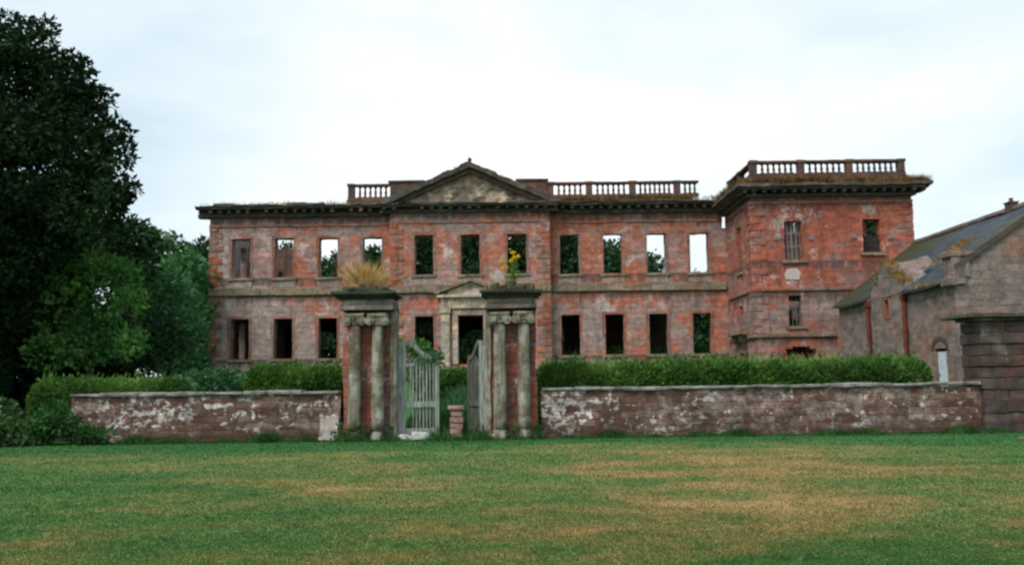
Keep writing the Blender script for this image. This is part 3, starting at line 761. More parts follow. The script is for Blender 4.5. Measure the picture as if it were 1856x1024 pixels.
# roots of a balcony over the side arch
q = MB(); q.box(12.0, 12.62, YT+1.2, YT+3.9, 3.82, 4.02, .03); q.box(12.2, 12.62, YT+1.6, YT+1.9, 3.5, 3.815, .02); q.box(12.2, 12.62, YT+3.2, YT+3.5, 3.5, 3.815, .02)
rough(q.build('stone_ledge', MAT['string'], man, bevel=.02), .04, 2)

# ------------------------------------------------------------------ barn
BX, BE, RX, RZ, GY = 15.65, 4.95, 20.9, 8.28, 32.0
barn = thing('stone_barn', 'grey stone barn with blue slate roof, red drainpipes and a broken wall gablet', 'barn', (18.3, 38, 1.0))
q = MB()
q.wall((BX, GY+.62, 0), (0, 1, 0), (1, 0, 0), (0, 10.9), (0, 4.86), [(.35, 1.25, 0, 2.55), (5.1, 5.55, 4.05, 4.72)], .6, sd=30)
for seg in range(1): pass
q.build('side_wall', MAT['barn'], barn)
q = MB()
def gtop(u):                                # gable profile
    return 4.9 + .667*(min(u, 2*RX-BX*1 - u + 0) - BX) if False else 4.95 + .667*(min(u, 2*RX-u) - BX) + .32
q.wall((0, GY, 0), (1, 0, 0), (0, 1, 0), (BX, 2*RX-BX), (0, 4.0), [], .6, sd=31)
n_ = 24
for k in range(n_):
    a, b = BX+(2*RX-2*BX)*k/n_, BX+(2*RX-2*BX)*(k+1)/n_
    q.xz([(a, 4.0), (b, 4.0), (b, gtop(b)), (a, gtop(a))], GY+.005, GY+.595)
q.build('gable_wall', MAT['barn'], barn)
q = MB()
for sgn in (-1, 1):
    for k in range(7):
        x0, x1 = RX+sgn*5.3*(k/7), RX+sgn*5.3*((k+1)/7-.002)
        z0, z1 = gtop(x0), gtop(x1)
        q.xz([(x0, z0+.005), (x1, z1+.005), (x1, z1+.17), (x0, z0+.17)], GY-.1, GY+.7)
rough(q.build('gable_coping', MAT['dark'], barn, bevel=.02), .03, 2)
q = MB(); q.box(BX-.28, BX+.35, GY-.14, GY+.62, 4.72, 5.02, .02); q.box(BX-.12, BX+.5, GY-.10, GY+.64, 5.02, 5.72, .04); q.box(BX-.22, BX+.62, GY-.16, GY+.66, 5.72, 5.9, .04)
rough(q.build('kneeler_stone', MAT['barn'], barn, bevel=.03), .06, 2.5, 2)
q = MB()                                   # far end wall and far side
q.wall((2*RX-BX-.6, GY+.62, 0), (0, 1, 0), (1, 0, 0), (0, 13), (0, 4.9), [], .6, step=1.2, sd=33); q.build('side_wall', MAT['barn'], barn)
def roofsheet(cs, th=.10):
    m_ = MB(); a, b, c, d = [Vector(p) for p in cs]; nu, nv = 26, 12
    for lay in (0, 1):
        for i in range(nu+1):
            for k in range(nv+1):
                p = a.lerp(b, i/nu).lerp(d.lerp(c, i/nu), k/nv)
                m_.v.append((p.x, p.y, p.z - lay*th + .035*noise.noise(Vector((p.x*.6, p.y*.6, lay))) - .05*math.sin(math.pi*i/nu)))
    st = (nu+1)*(nv+1)
    for lay in (0, 1):
        for i in range(nu):
            for k in range(nv):
                p = lay*st+i*(nv+1)+k; m_.f.append((p, p+nv+1, p+nv+2, p+1))
    def rim(seq):
        for x0, x1 in zip(seq, seq[1:]): m_.f.append((x0, x1, x1+st, x0+st))
    rim([i*(nv+1) for i in range(nu+1)]); rim([i*(nv+1)+nv for i in range(nu+1)]); rim(list(range(nv+1))); rim([nu*(nv+1)+k for k in range(nv+1)])
    return m_
ev = .28; sl_ = (RZ-BE)/(RX-BX)
def rz_(x): return BE+.12+(x-BX)*sl_
def far_y(x): return 43.6 + (46.9-43.6)*(x-BX+ev)/(RX-BX+ev)
xe, xg = BX-ev, BX+1.2
ro = roofsheet([(xe, GY+.62, rz_(xe)), (xe, 36.0, rz_(xe)), (RX, 36.0, rz_(RX)), (RX, GY+.62, rz_(RX))]).build('roof', MAT['slate'], barn)
roofsheet([(xg, 36.003, rz_(xg)), (xg, 39.7, rz_(xg)), (RX, 39.7, rz_(RX)), (RX, 36.003, rz_(RX))]).build('roof', MAT['slate'], barn)
roofsheet([(xe, 39.703, rz_(xe)), (xe, 43.6, rz_(xe)), (RX, 46.9, rz_(RX)), (RX, 39.703, rz_(RX))]).build('roof', MAT['slate'], barn)
r2 = roofsheet([(2*RX-BX+ev, 46.9, BE-ev*sl_+.12), (2*RX-BX+ev, GY+.62, BE-ev*sl_+.12), (RX+.004, GY+.62, RZ+.12), (RX+.004, 46.9, RZ+.12)])
r2.build('roof', MAT['slate'], barn)
q = MB()
for k in range(24): q.box(RX-.14, RX+.14, GY+.7+k*.59, GY+1.27+k*.59, RZ+.06, RZ+.2, .012)
q.build('ridge_tiles', MAT['barn'], ro)
q = MB(); q.box(RX-.17, RX+.17, 37.3, 37.7, RZ-.3, RZ+.36, .015); q.box(RX-.21, RX+.21, 37.26, 37.74, RZ+.365, RZ+.43, .01); q.lathe((RX, 37.5, RZ+.432), [(.09, 0), (.08, .12), (.09, .16)], 10)
q.build('chimney', MAT['rust'], ro)
gp = [(36.05, 4.86), (39.65, 4.86), (39.6, 5.15), (39.1, 5.45), (38.7, 5.8), (38.15, 6.3), (37.7, 6.15), (37.3, 5.75), (36.7, 5.45), (36.1, 5.2)]
q = MB(); q.yz(gp, BX-.015, BX+.55)
q.prism([(BX+.552, a, b) for a, b in gp], (0, 0, 0), (1.3, 0, .25))
rough(q.build('wall_gablet', MAT['barn'], barn), .12, 1.5, 3)
q = MB()
for (y0, y1, z0, z1) in ((37.6, 37.74, 4.0, 4.74), (38.15, 38.28, 4.0, 4.74), (37.6, 38.28, 3.92, 4.05), (37.6, 38.28, 4.72, 4.84)):
    q.box(BX-.03, BX+.1, y0+.0, y1, z0, z1, .006)
q.build('window', MAT['trim'], barn)
for y in (39.72, 36.02):
    q = MB(); q.tube([(BX-.12, y, .3), (BX-.12, y, 4.65), (BX-.02, y, 4.85)], .085, 8); q.box(BX-.24, BX-.01, y-.13, y+.13, 4.56, 4.76)
    for z in (1.8, 3.3): q.tube([(BX-.12, y, z), (BX-.12, y, z+.1)], .11, 8)
    q.build('drainpipe', MAT['pipe'], barn)
q = MB()
for k in range(5): q.box(BX+.06, BX+.11, GY+1.0+.16*k-.02, GY+1.13+.16*k, .02, 2.42-.0*k, .003)
do = q.build('door', MAT['white'], barn)
q = MB(); q.tube([(BX+.03, GY+1.7, 1.55), (BX+.05, GY+1.7, 1.65)], .03, 6); q.build('handle', MAT['iron'], do)
q = MB()
for k in range(8):
    a0, a1 = math.pi*k/8, math.pi*(k+1)/8
    q.yz([(GY+1.42+.5*math.cos(a0), 2.5+.34*math.sin(a0)), (GY+1.42+.68*math.cos(a0), 2.5+.5*math.sin(a0)), (GY+1.42+.68*math.cos(a1), 2.5+.5*math.sin(a1)), (GY+1.42+.5*math.cos(a1), 2.5+.34*math.sin(a1))], BX-.04, BX+.12)
q.build('door_arch', MAT['rust'], barn)

# ------------------------------------------------------------------ garden walls
def garden_wall(name, label, x0, x1, y0, zt, seed, ragleft=False):
    t = thing(name, label, 'wall', ((x0+x1)/2, y0+.25, 0))
    m_ = MB(); m_.wall((0, y0, 0), (1, 0, 0), (0, 1, 0), (x0, x1), (-.2, zt), [], .5, step=.22, jit=.075, edge=.05, sd=seed,
                       top=(lambda u: zt - max(0, (x0+1.4-u))*.35) if ragleft else None)
    m_.build('wall_body', MAT['rubble'], t)
    c = MB(); x = x0+(1.3 if ragleft else 0); rr = random.Random(seed)
    while x < x1-.05:
        L_ = min(rr.uniform(.6, 1.15), x1-x); dz = rr.uniform(-.015, .02)
        c.box(x+.006, x+L_-.006, y0-.09+rr.uniform(-.02, .02), y0+.58, zt+.012, zt+.10+dz, .014); x += L_
    rough(c.build('coping', MAT['coping'], t, bevel=.02), .035, 3.2, 1)
    return t
garden_wall('garden_wall', 'low red rubble wall with pale lichen, left of the twin column gate', -12.3, -4.8, 25.5, 1.27, 41)
garden_wall('garden_wall', 'long low rubble wall with white lichen patches below the clipped hedge', .76, 12.98, 25.5, 1.27, 42)

# ------------------------------------------------------------------ gate piers with paired columns
def gate_pier(label, x0, x1, cols, capx, rightface):
    t = thing('gate_pier', label, 'gate pier', ((x0+x1)/2, 26, 0), 'paired column gate piers')
    q = MB(); q.wall((0, 25.5, 0), (1, 0, 0), (0, 1, 0), (x0+.03, x1-.03), (-.1, 3.55), [], .8, step=.3, jit=.04, sd=x0)
    q.build('pier_core', MAT['pierred'], t)
    q = MB()                                # side pilaster strip facing the opening
    xs = (x1-.15, x1+.015) if rightface else (x0-.015, x0+.13)
    q.box(xs[0], xs[1], 25.42, 25.9, -.1, 3.54, .012); rough(q.build('pilaster', MAT['column'], t, bevel=.02), .03, 2.5, 4)
    for cx in cols:
        c = MB(); pr = [(.20, -.05), (.22, .06), (.225, .13), (.19, .18), (.20, .22), (.175, .27)]
        pr += [(.185*(1-.16*k/12)*(1+.012*math.sin(k*2.3)), .27+2.93*k/12) for k in range(13)]
        c.lathe((cx, 25.26, 0), pr, 18)
        co_ = rough(c.build('column', MAT['column'], t, smooth=True), .014, 2.6)
        k_ = MB()
        k_.lathe((cx, 25.26, 3.16), [(.17, 0), (.20, .03), (.17, .06), (.20, .13), (.205, .18)], 16)
        for s_ in (-1, 1):                  # volutes: scrolls with an eye, and the cushion between
            for yy in (25.07, 25.40):
                k_.tube([(cx+s_*.20, yy-.045, 3.27), (cx+s_*.20, yy+.045, 3.27)], .125, 14)
                k_.tube([(cx+s_*.20, yy-.075, 3.27), (cx+s_*.20, yy-.04, 3.27)], .055, 10)
            k_.tube([(cx+s_*.20, 25.1, 3.27), (cx+s_*.20, 25.4, 3.27)], .085, 10)
        k_.box(cx-.22, cx+.22, 25.04, 25.44, 3.345, 3.40, .006); k_.box(cx-.27, cx+.27, 25.0, 25.48, 3.402, 3.47, .01)
        rough(k_.build('capital', MAT['column'], co_), .035, 6)
    q = MB(); q.box(x0, x1, 24.98, 26.34, 3.56, 3.70, .012); q.box(x0+.03, x1-.03, 25.01, 26.31, 3.702, 3.86, .012)
    rough(q.build('entablature', MAT['piergrey'], t, bevel=.012), .02, 3)
    q = MB()
    for (z0, z1, ex) in ((3.862, 3.93, .05), (3.932, 3.98, .13), (3.982, 4.06, .20)):
        q.box(capx[0]+.2-ex, capx[1]-.2+ex, 24.98-ex, 26.34+ex, z0, z1, .012)
    rough(q.build('cap_cornice', MAT['moss'], t, bevel=.012), .025, 3, 2)
    q = MB(); rr = random.Random(x0)
    for k in range(5):
        a = capx[0]+.25+(capx[1]-capx[0]-.5)*k/5
        q.box(a, a+.27, 25.0+rr.uniform(0, .2), 26.3, 4.05, 4.2+rr.uniform(0, .12), .05)
    rough(q.build('cap_rubble', MAT['earth'], t, bevel=.04), .05, 4, 1)
    return t
gate_pier('pale twin column stone gate pier topped by a tall tuft of straw grass', -4.76, -3.27, (-4.38, -3.74), (-4.97, -3.22), True)
gate_pier('pale twin column stone gate pier topped by a yellow flowering weed', -.74, .68, (-.36, .30), (-.88, .82), False)

# gate leaves
def gate_leaf(label, loc, rz, flip, wood='wood'):
    t = thing('garden_gate', label, 'gate', loc, 'wooden gate leaves'); t.rotation_euler.z = rz
    s_ = -1 if flip else 1; W = 1.13
    def B(name, fn, parent=t, mat=None):
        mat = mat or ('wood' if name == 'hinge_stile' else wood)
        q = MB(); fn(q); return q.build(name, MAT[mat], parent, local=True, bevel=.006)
    def bx(q, x0, x1, y0, y1, z0, z1, j=.004):
        a, b = sorted((s_*x0, s_*x1)); q.box(a, b, y0, y1, z0, z1, j)
    B('hinge_stile', lambda q: bx(q, 0, .19, -.06, .06, .02, 2.66))
    B('closing_stile', lambda q: bx(q, W-.12, W, -.05, .05, .0, 2.16))
    B('middle_rail', lambda q: bx(q, .192, W-.122, -.05, .05, .82, .98))
    B('bottom_rail', lambda q: bx(q, .192, W-.122, -.045, .045, .08, .24))
    B('upper_rail', lambda q: bx(q, .192, .44, -.035, .035, 1.95, 2.06))
    def sw(q):                              # swept head, falling from the hinge side
        pts = [(.10, 2.62), (.30, 2.63), (.42, 2.56), (.56, 2.40), (.72, 2.26), (.90, 2.20), (W-.02, 2.21)]
        for a, b in zip(pts, pts[1:]): q.bar((s_*a[0], 0, a[1]), (s_*b[0], 0, b[1]), .13, .09)
    B('swept_top_rail', sw)
    def arch(q):
        pts = [(.40 + .3*(1-math.cos(math.pi*k/8)), 0, 2.0+.26*math.sin(math.pi*k/8)) for k in range(9)]
        q.tube([(s_*p[0], p[1], p[2]) for p in pts], .022, 6)
    B('arched_rail', arch)
    for k in range(7):
        x = .40 + .60*k/6*.95
        top = 2.0+.24*math.sin(math.pi*min(1, max(0, (x-.40)/.6)))
        B('upper_picket', lambda q: bx(q, x-.02, x+.02, -.015, .015, .982, top))
        if k % 1 == 0: B('lower_picket', lambda q: bx(q, x-.018, x+.018, -.015, .015, .242, .838))
    B('side_picket', lambda q: bx(q, .30, .36, -.018, .018, .982, 1.958))
    return t
gate_leaf('nearly closed grey wooden gate leaf with thin pickets beside the straw topped pier', (-3.22, 25.75, .05), R_(7), False)
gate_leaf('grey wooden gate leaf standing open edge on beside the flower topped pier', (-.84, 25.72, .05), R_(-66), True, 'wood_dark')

def gate_post(label, x):
    q = MB(); q.box(x-.09, x+.09, 25.55, 25.72, -.1, 2.55, .01)
    return tag(rough(q.build('gate_post', MAT['wood'], bevel=.015), .02, 3, 4), label, 'post', 'wooden gate posts')
gate_post('grey wooden hanging post between nearly closed gate leaf and straw topped pier', -3.13-.0-.19+.02)
gate_post('grey wooden hanging post between open gate leaf and flower topped pier', -.79)

q = MB()
for k in range(5): q.box(-1.76+random.uniform(-.02, .02), -1.42+random.uniform(-.02, .02), 25.5, 25.8, -.05+.165*k, .105+.165*k, .02)
q.box(-1.82, -1.38, 25.45, 25.84, .785, .90, .02)
tag(rough(q.build('stone_stub', MAT['stub'], bevel=.025), .025, 4), 'short broken pink stone post with a pale cap standing in the gateway', 'stone post')
for i, (x, y, r, lb) in enumerate(((-3.02, 25.3, .17, 'white rounded stone at the foot of the hinge stile'), (-2.62, 25.28, .24, 'large pale boulder below the gate pickets'), (.98, 25.2, .17, 'pale stone lying against the right pier foot'),)):
    if i == 2: x, lb = -.62, 'pale flat stone fallen at the foot of the flower topped pier'
    bm = bmesh.new(); bmesh.ops.create_icosphere(bm, subdivisions=3, radius=r)
    for v in bm.verts:
        n_ = noise.noise(v.co*5+Vector((i*9, 0, 0))); v.co *= 1+.35*n_; v.co.z *= .8 if i < 2 else .5; v.co.x *= 1.2
        if v.co.z > r*.5: v.co.z = r*.5 + (v.co.z-r*.5)*.3
    me = bpy.data.meshes.new('boulder'); bm.to_mesh(me); bm.free()
    o = link('boulder', me, MAT['whitestone']); o.location = (x, y, r*.35); tag(o, lb, 'stone')
# white lichened block at the end of the left wall
q = MB(); q.wall((0, 25.36, 0), (1, 0, 0), (0, 1, 0), (-5.35, -4.83), (-.05, .68), [], .2, step=.12, jit=.07, edge=.06, sd=55, top=lambda u: .66-.25*abs(u+5.0))
tag(rough(q.build('white_block', MAT['plaster']), .05, 5), 'white stone block leaning on the low wall by the straw topped pier', 'stone')

# banded pier at the right edge
rp = thing('banded_pier', 'dark banded stone gate pier under a broad flat slab at the right edge', 'gate pier', (13.6, 26, 0))
q = MB(); rr = random.Random(4)
for k in range(10):
    z = -.1+.315*k; d = 0 if k % 2 else .03
    xs = [13.02-d, 13.62+.1*(k % 2), 14.28+d]
    for a, b in zip(xs, xs[1:]): q.box(a+.004, b-.004, 25.35-d, 26.5+d, z+.003, z+.312, .012)
rough(q.build('shaft', MAT['rust'], rp, bevel=.014), .03, 2.6, 2)
q = MB(); q.box(12.92, 15.4, 25.25, 26.6, 3.06, 3.16, .02); q.box(12.62, 15.5, 25.1, 26.9, 3.162, 3.28, .02)
rough(q.build('cap_slab', MAT['dark'], rp, bevel=.02), .03, 2, 3)
q = MB()
for k in range(9): q.box(14.45, 15.6, 25.7, 26.4, -.1+.35*k, .24+.35*k, .02)
rough(q.build('return_wall', MAT['rust'], rp, bevel=.03), .03, 2)

# ------------------------------------------------------------------ plants
def crown_pts(clumps, per, seed, shell=.75):
    g_ = np.random.default_rng(seed); P_, O_ = [], []
    for (c, r) in clumps:
        k = max(8, int(per*r*r)); d = unit(g_.normal(size=(k, 3))); rad = r*np.where(g_.random(k) < shell, g_.uniform(.75, 1.05, k), g_.uniform(.2, .9, k))[:, None]
        rad = rad*(1 + .22*np.sin(d[:, :1]*7 + c[0]*3) * np.cos(d[:, 2:]*6 + c[1]*2))
        sq = np.array([1, 1, .78]); P_.append(np.array(c)[None] + d*rad*sq); O_.append(d)
    return np.concatenate(P_), np.concatenate(O_)
def ell_clumps(c, R3, n, rr, seed, zmin=-1.0, inner=.25):
    g_ = random.Random(seed); L_ = []
    while len(L_) < n:
        d = Vector((g_.gauss(0, 1), g_.gauss(0, 1), g_.gauss(0, 1))).normalized()
        if d.z < zmin: continue
        k = g_.uniform(.70, .98) if g_.random() > inner else g_.uniform(.1, .7)
        L_.append(((c[0]+d.x*R3[0]*k, c[1]+d.y*R3[1]*k, c[2]+d.z*R3[2]*k), g_.uniform(*rr)))
    return L_
def tree(name, label, cat, base, top_z, clumps, per, size, mat, seed, trunk_r=.3, group=None, outw=1.1, limbs=7):
    t = thing(name, label, cat, base, group)
    q = MB(); b = Vector(base); rnd = random.Random(seed); top = Vector((base[0], base[1], top_z))
    q.tube([b-Vector((0, 0, .3)), b.lerp(top, .25)+Vector((rnd.uniform(-.1, .1), 0, 0)), b.lerp(top, .55), b.lerp(top, .8)], [trunk_r*1.25, trunk_r*.9, trunk_r*.6, trunk_r*.25], 9)
    for (c, r) in rnd.sample(clumps, min(limbs, len(clumps))):
        s0 = b.lerp(top, rnd.uniform(.22, .6)); c = Vector(c)
        q.tube([s0, s0.lerp(c, .5)+Vector((0, 0, .12*(c-s0).length)), c], [trunk_r*.4, trunk_r*.2, trunk_r*.05], 6)
    q.build('trunk', MAT['bark'], t, smooth=True)
    P_, O_ = crown_pts(clumps, per, seed)
    leaves('crown', P_, size, MAT[mat], t, up=.15, seed=seed, out=O_*outw)
    return t
# large dark tree on the left
_bumps = ((85, 58, .55), (58, 62, .5), (112, 88, .5), (150, 125, .6), (165, 150, .45), (178, 185, .55), (205, 215, .5), (222, 262, .6), (222, 320, .6), (215, 350, .5), (190, 395, .6), (10, 50, .7))
_lobes = ((96, 46, .45), (70, 44, .4), (160, 118, .5), (152, 104, .35), (195, 175, .5), (186, 168, .35), (228, 232, .5), (236, 262, .45), (238, 335, .55), (228, 352, .4), (208, 395, .45), (30, 36, .5))
cl = ell_clumps((-21.6, 30.5, 6.0), (7.0, 6.0, 5.2), 140, (.8, 1.6), 3, inner=.4)
for px, py, r in ((70, 75, 1.0), (120, 105, .8), (150, 150, .8), (180, 195, .8), (215, 250, .8), (218, 320, .9), (190, 365, .8), (140, 400, 1.1), (30, 60, 1.2), (0, 50, 1.3), (60, 150, 1.5), (110, 220, 1.5), (150, 290, 1.4), (60, 330, 1.7), (205, 285, .7), (100, 370, 1.3), (50, 430, 1.7), (95, 80, 1.0), (140, 125, 1.0), (170, 165, .9), (120, 160, 1.3), (160, 230, 1.3), (30, 110, 1.5), (80, 210, 1.6), (205, 240, .9), (20, 200, 1.8), (185, 310, 1.2), (100, 300, 1.6), (170, 370, 1.0)):
    p = at(px-26, py+24, 30.0); cl.append(((p[0]-.25, p[1] + random.uniform(-1, 1), p[2]-.2), r*.8))
for px, py, r in _lobes:
    p = at(px-18, py+6, 29.6); cl.append(((p[0], 29.6, p[2]), r))
for px, py, r in _bumps:
    p = at(px-16, py+24, 29.2); cl.append(((p[0], 29.2, p[2]), r))
tree('broadleaf_tree', 'huge dark broadleaf tree filling the left edge', 'tree', (-20.5, 31, .3), 12, cl, 950, .19, 'leaf_dark', 5, .55, limbs=16)
def px_tree(name, label, cat, spots, Y, dY, per, size, mat, seed, base, top, **k):
    rnd = random.Random(seed); c = []
    for px, py, r in spots:
        y = Y + rnd.uniform(-dY, dY); p = at(px, py, y); c.append(((p[0], y, p[2]), r))
    return tree(name, label, cat, base, top, c, per, size, mat, seed, **k)
px_tree('broadleaf_tree', 'bright leafed young tree in front of the huge dark tree', 'tree',
        [(130, 490, .8), (170, 480, .8), (215, 500, .8), (120, 540, .9), (180, 530, .9), (90, 520, .8), (235, 545, .6), (160, 590, .7), (110, 605, .8), (205, 615, .9), (240, 620, .6), (150, 630, .9), (90, 640, .8), (60, 560, .9)],
        32, .7, 620, .20, 'leaf_light', 11, (-15, 32.4, .6), 5, trunk_r=.16)
px_tree('broadleaf_tree', 'tall mid green tree just left of the house corner', 'tree',
        [(248, 440, 1.3), (278, 450, 1.4), (308, 465, 1.4), (328, 490, 1.3), (343, 480, .9), (228, 460, 1.3), (263, 500, 1.6), (318, 540, 1.5), (353, 510, 1.1), (288, 560, 1.6), (333, 590, 1.4), (348, 640, 1.2), (298, 630, 1.4), (358, 560, 1.0), (323, 655, 1.2)],
        52, 1.6, 300, .30, 'leaf_mid', 12, (-19.5, 52.5, 1.9), 9, trunk_r=.3)
px_tree('broadleaf_tree', 'feathery mid green tree standing between bright young tree and house', 'tree',
        [(265, 530, 1.0), (300, 520, 1.0), (330, 545, .9), (280, 570, 1.1), (315, 590, 1.0), (345, 600, .8), (260, 610, 1.0), (300, 640, 1.0), (335, 645, .8), (250, 570, 1.0), (275, 655, .9)],
        40, .9, 460, .24, 'leaf_mid', 13, (-15.2, 40.5, 1.5), 5.5, trunk_r=.2)
px_tree('broadleaf_tree', 'dark tree with ragged top behind the huge tree', 'tree',
        [(205, 430, 1.1), (235, 425, 1.0), (255, 440, .8), (180, 450, 1.3), (215, 470, 1.3), (245, 475, 1.0), (160, 430, 1.2)],
        38, .8, 420, .24, 'leaf_dark', 14, (-16.2, 38.5, 1.2), 6.5, trunk_r=.25)
# wood behind the house
def far_tree(label, x, y, top, rx, seed, mat='leaf_far', low=2.0, per=170):
    h = top-low; c = ell_clumps((x, y, low+h*.50), (rx, rx*.8, h*.44), 60, (1.2, 1.9), seed, inner=.35)
    return tree('broadleaf_tree', label, 'tree', (x, y, 1.9), top*.8, c, per, .42, mat, seed, trunk_r=.3, group='trees behind the house')
for i, (x, y, top, rx, lb) in enumerate((
        (-25.5, 74, 14.0, 3.4, 'dark green tree beyond the far left corner of the house'),
        (-19.8, 80, 13.7, 3.9, 'tree seen through the first and second upper windows from the left end'),
        (-15.2, 82, 13.7, 3.6, 'tree seen through the third upper window from the left end'),
        (-11.6, 79, 13.6, 3.3, 'tree seen through the upper window above the straw topped pier'),
        (-7.4, 80, 16.9, 3.4, 'tree seen through the left upper window under the pediment'),
        (-3.2, 78, 16.7, 3.2, 'tree seen through the middle upper window under the pediment'),
        (1.0, 81, 17.1, 3.3, 'tree seen through the right upper window under the pediment'),
        (5.0, 79, 15.9, 2.7, 'tree seen through the first upper window right of the pediment'),
        (8.9, 80, 13.9, 2.4, 'tree seen through the second upper window right of the pediment'),
        (12.0, 82, 12.5, 2.5, 'low tree top in the third upper window right of the pediment'),
        (16.0, 80, 11.3, 2.2, 'low tree top in the upper window next to the wing'),
        (24.3, 62, 13.0, 2.0, 'tree seen through the half filled wing window'))):
    far_tree(lb, x, y, top, rx, 40+i)

# hedges
def hedge(label, x0, x1, y0, y1, top, n, size, mat='hedge', seed=1, base=None, group=None, round_=.48, cat='hedge', name='hedge'):
    g_ = np.random.default_rng(seed); zb = min(gz(x0, y0), gz(x1, y0)) if base is None else base
    hx, hy, hz = (x1-x0)/2, (y1-y0)/2, (top-zb)
    # rounded box: sample directions on faces, pull corners in, wave the surface
    A = np.array([2*hx*hz, 2*hx*hz*.6, 2*hx*2*hy*1.5, 2*hy*hz, 2*hy*hz]); fc = g_.choice(5, n, p=A/A.sum())
    u = g_.uniform(-1, 1, n); v = g_.uniform(0, 1, n); w_ = g_.uniform(-1, 1, n)
    x = np.where(fc == 3, -1, np.where(fc == 4, 1, u)); y = np.where(fc == 0, -1, np.where(fc == 1, 1, w_)); z = np.where(fc == 2, 1, v)
    dep = 1 - np.abs(g_.normal(0, .05, n))
    q_ = np.maximum(0, np.stack([np.abs(x)*hx-(hx-round_), np.abs(y)*hy-(hy-round_), z*hz-(hz-round_)], 1)); l = np.linalg.norm(q_, axis=1)
    f_ = np.where(l > round_, round_/np.maximum(l, 1e-6), 1.0)
    X = np.sign(x)*(np.minimum(np.abs(x)*hx, hx-round_)+q_[:, 0]*f_); Y_ = np.sign(y)*(np.minimum(np.abs(y)*hy, hy-round_)+q_[:, 1]*f_); Z = np.minimum(z*hz, hz-round_)+q_[:, 2]*f_
    X = X*np.where(dep < 1, 1-(1-dep)*.2, 1); Y_ *= dep; Z *= dep
    wv = .045*np.sin((X+seed)*1.1)+.025*np.sin(X*4.1+2)+.025*np.sin(X*9+Y_*5)
    P_ = np.stack([X+(x0+x1)/2, Y_*(1+wv*.8)+(y0+y1)/2, zb+Z*(1+wv*.42)], 1)
    P_[:, 2] += np.where((g_.random(n) < .05) & (fc == 2), g_.random(n)**2*.28, 0)
    N_ = np.stack([np.sign(x)*(fc >= 3), -1.0*(fc == 0)+1.0*(fc == 1), 1.2*(fc == 2)+.3], 1)
    t = thing(name, label, cat, ((x0+x1)/2, (y0+y1)/2, zb), group)
    leaves('foliage', P_, size, MAT[mat], t, up=.5, seed=seed, out=N_*.9, aspect=.4)
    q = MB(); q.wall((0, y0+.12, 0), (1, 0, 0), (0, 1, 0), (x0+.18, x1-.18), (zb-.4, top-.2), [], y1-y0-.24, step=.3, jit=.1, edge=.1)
    q.build('dark_core', MAT['hedge_core'], t)  # solid dark core, its colour standing for shade inside the hedge
    return t
MAT['hedge_core'] = simple('hedge_core_shade', (.018, .028, .012), (.03, .045, .018), scale=8)
hedge('long clipped green hedge behind the lichened wall, reaching to the barn', .72, 12.6, 27.4, 28.8, 1.99, 110000, .15, seed=2)
hedge('short clipped hedge rising towards the straw topped pier', -8.1, -5.0, 27.4, 28.7, 2.02, 26000, .15, seed=3, mat='hedge')
hedge('low clipped hedge at the left end of the wall below dark trees', -14.6, -10.0, 27.4, 28.7, 1.70, 34000, .15, seed=4)
def bush(name, label, cat, clumps, per, size, mat, seed, base, group=None):
    t = thing(name, label, cat, base, group)
    P_, O_ = crown_pts(clumps, per, seed); leaves('foliage', P_, size, MAT[mat], t, up=.4, seed=seed, out=O_*.9)
    q = MB(); rnd = random.Random(seed)
    for (c, r) in clumps: q.tube([(base[0]+rnd.uniform(-.1, .1), base[1], base[2]-.1), tuple(Vector(base).lerp(Vector(c), .6)), c], [.03, .022, .008], 5)
    q.build('stems', MAT['bark'], t); return t
bush('shrub', 'loose dark green shrub filling the gap between the two left hedges', 'shrub', [((-9.7, 28, 1.55), .5), ((-9.1, 28.1, 1.7), .5), ((-8.5, 28, 1.6), .5), ((-9.2, 27.8, 1.1), .6), ((-8.6, 28, 1.2), .5), ((-9.9, 27.9, 1.0), .5)], 2400, .13, 'leaf_mid', 21, (-9.2, 28, .1))
bush('shrub', 'bright green elder shrub behind the nearly closed gate leaf', 'shrub', [((-4.1, 35.5, 2.5), .45), ((-3.6, 35.6, 2.85), .4), ((-3.2, 35.5, 2.45), .45), ((-4.4, 35.6, 3.0), .28), ((-3.6, 35.3, 1.9), .6), ((-3.0, 35.4, 1.8), .4)], 1500, .17, 'hedge', 22, (-3.7, 35.6, .7))
bush('shrub', 'dark leafy shrub growing in the lower window left of the door', 'shrub', [((-5.2, 54.6, 4.2), .6), ((-4.9, 54.7, 3.4), .7), ((-5.3, 54.6, 4.8), .35)], 900, .22, 'leaf_mid', 23, (-5.1, 54.7, 1.9))
bush('shrub', 'dark leafy shrub growing inside the pale doorway', 'shrub', [((-2.5, 54.6, 3.6), .6), ((-2.0, 54.7, 3.1), .6), ((-2.9, 54.8, 3.0), .6), ((-2.3, 54.9, 4.2), .4)], 900, .22, 'leaf_mid', 24, (-2.4, 54.8, 1.9))
for i, (c, lb) in enumerate(((3.39, 'first'), (5.95, 'second'), (8.51, 'third'), (11.04, 'fourth'))):
    bush('weed_clump', 'weeds sprouting inside the %s lower window right of the bay' % lb, 'weeds', [((c-.3, 54.4, 2.9), .35), ((c+.2, 54.5, 3.05+.1*(i % 2)), .38), ((c, 54.3, 2.7), .4)], 900, .18, 'weed', 25+i, (c, 54.5, 2.0), 'weeds inside the lower windows')
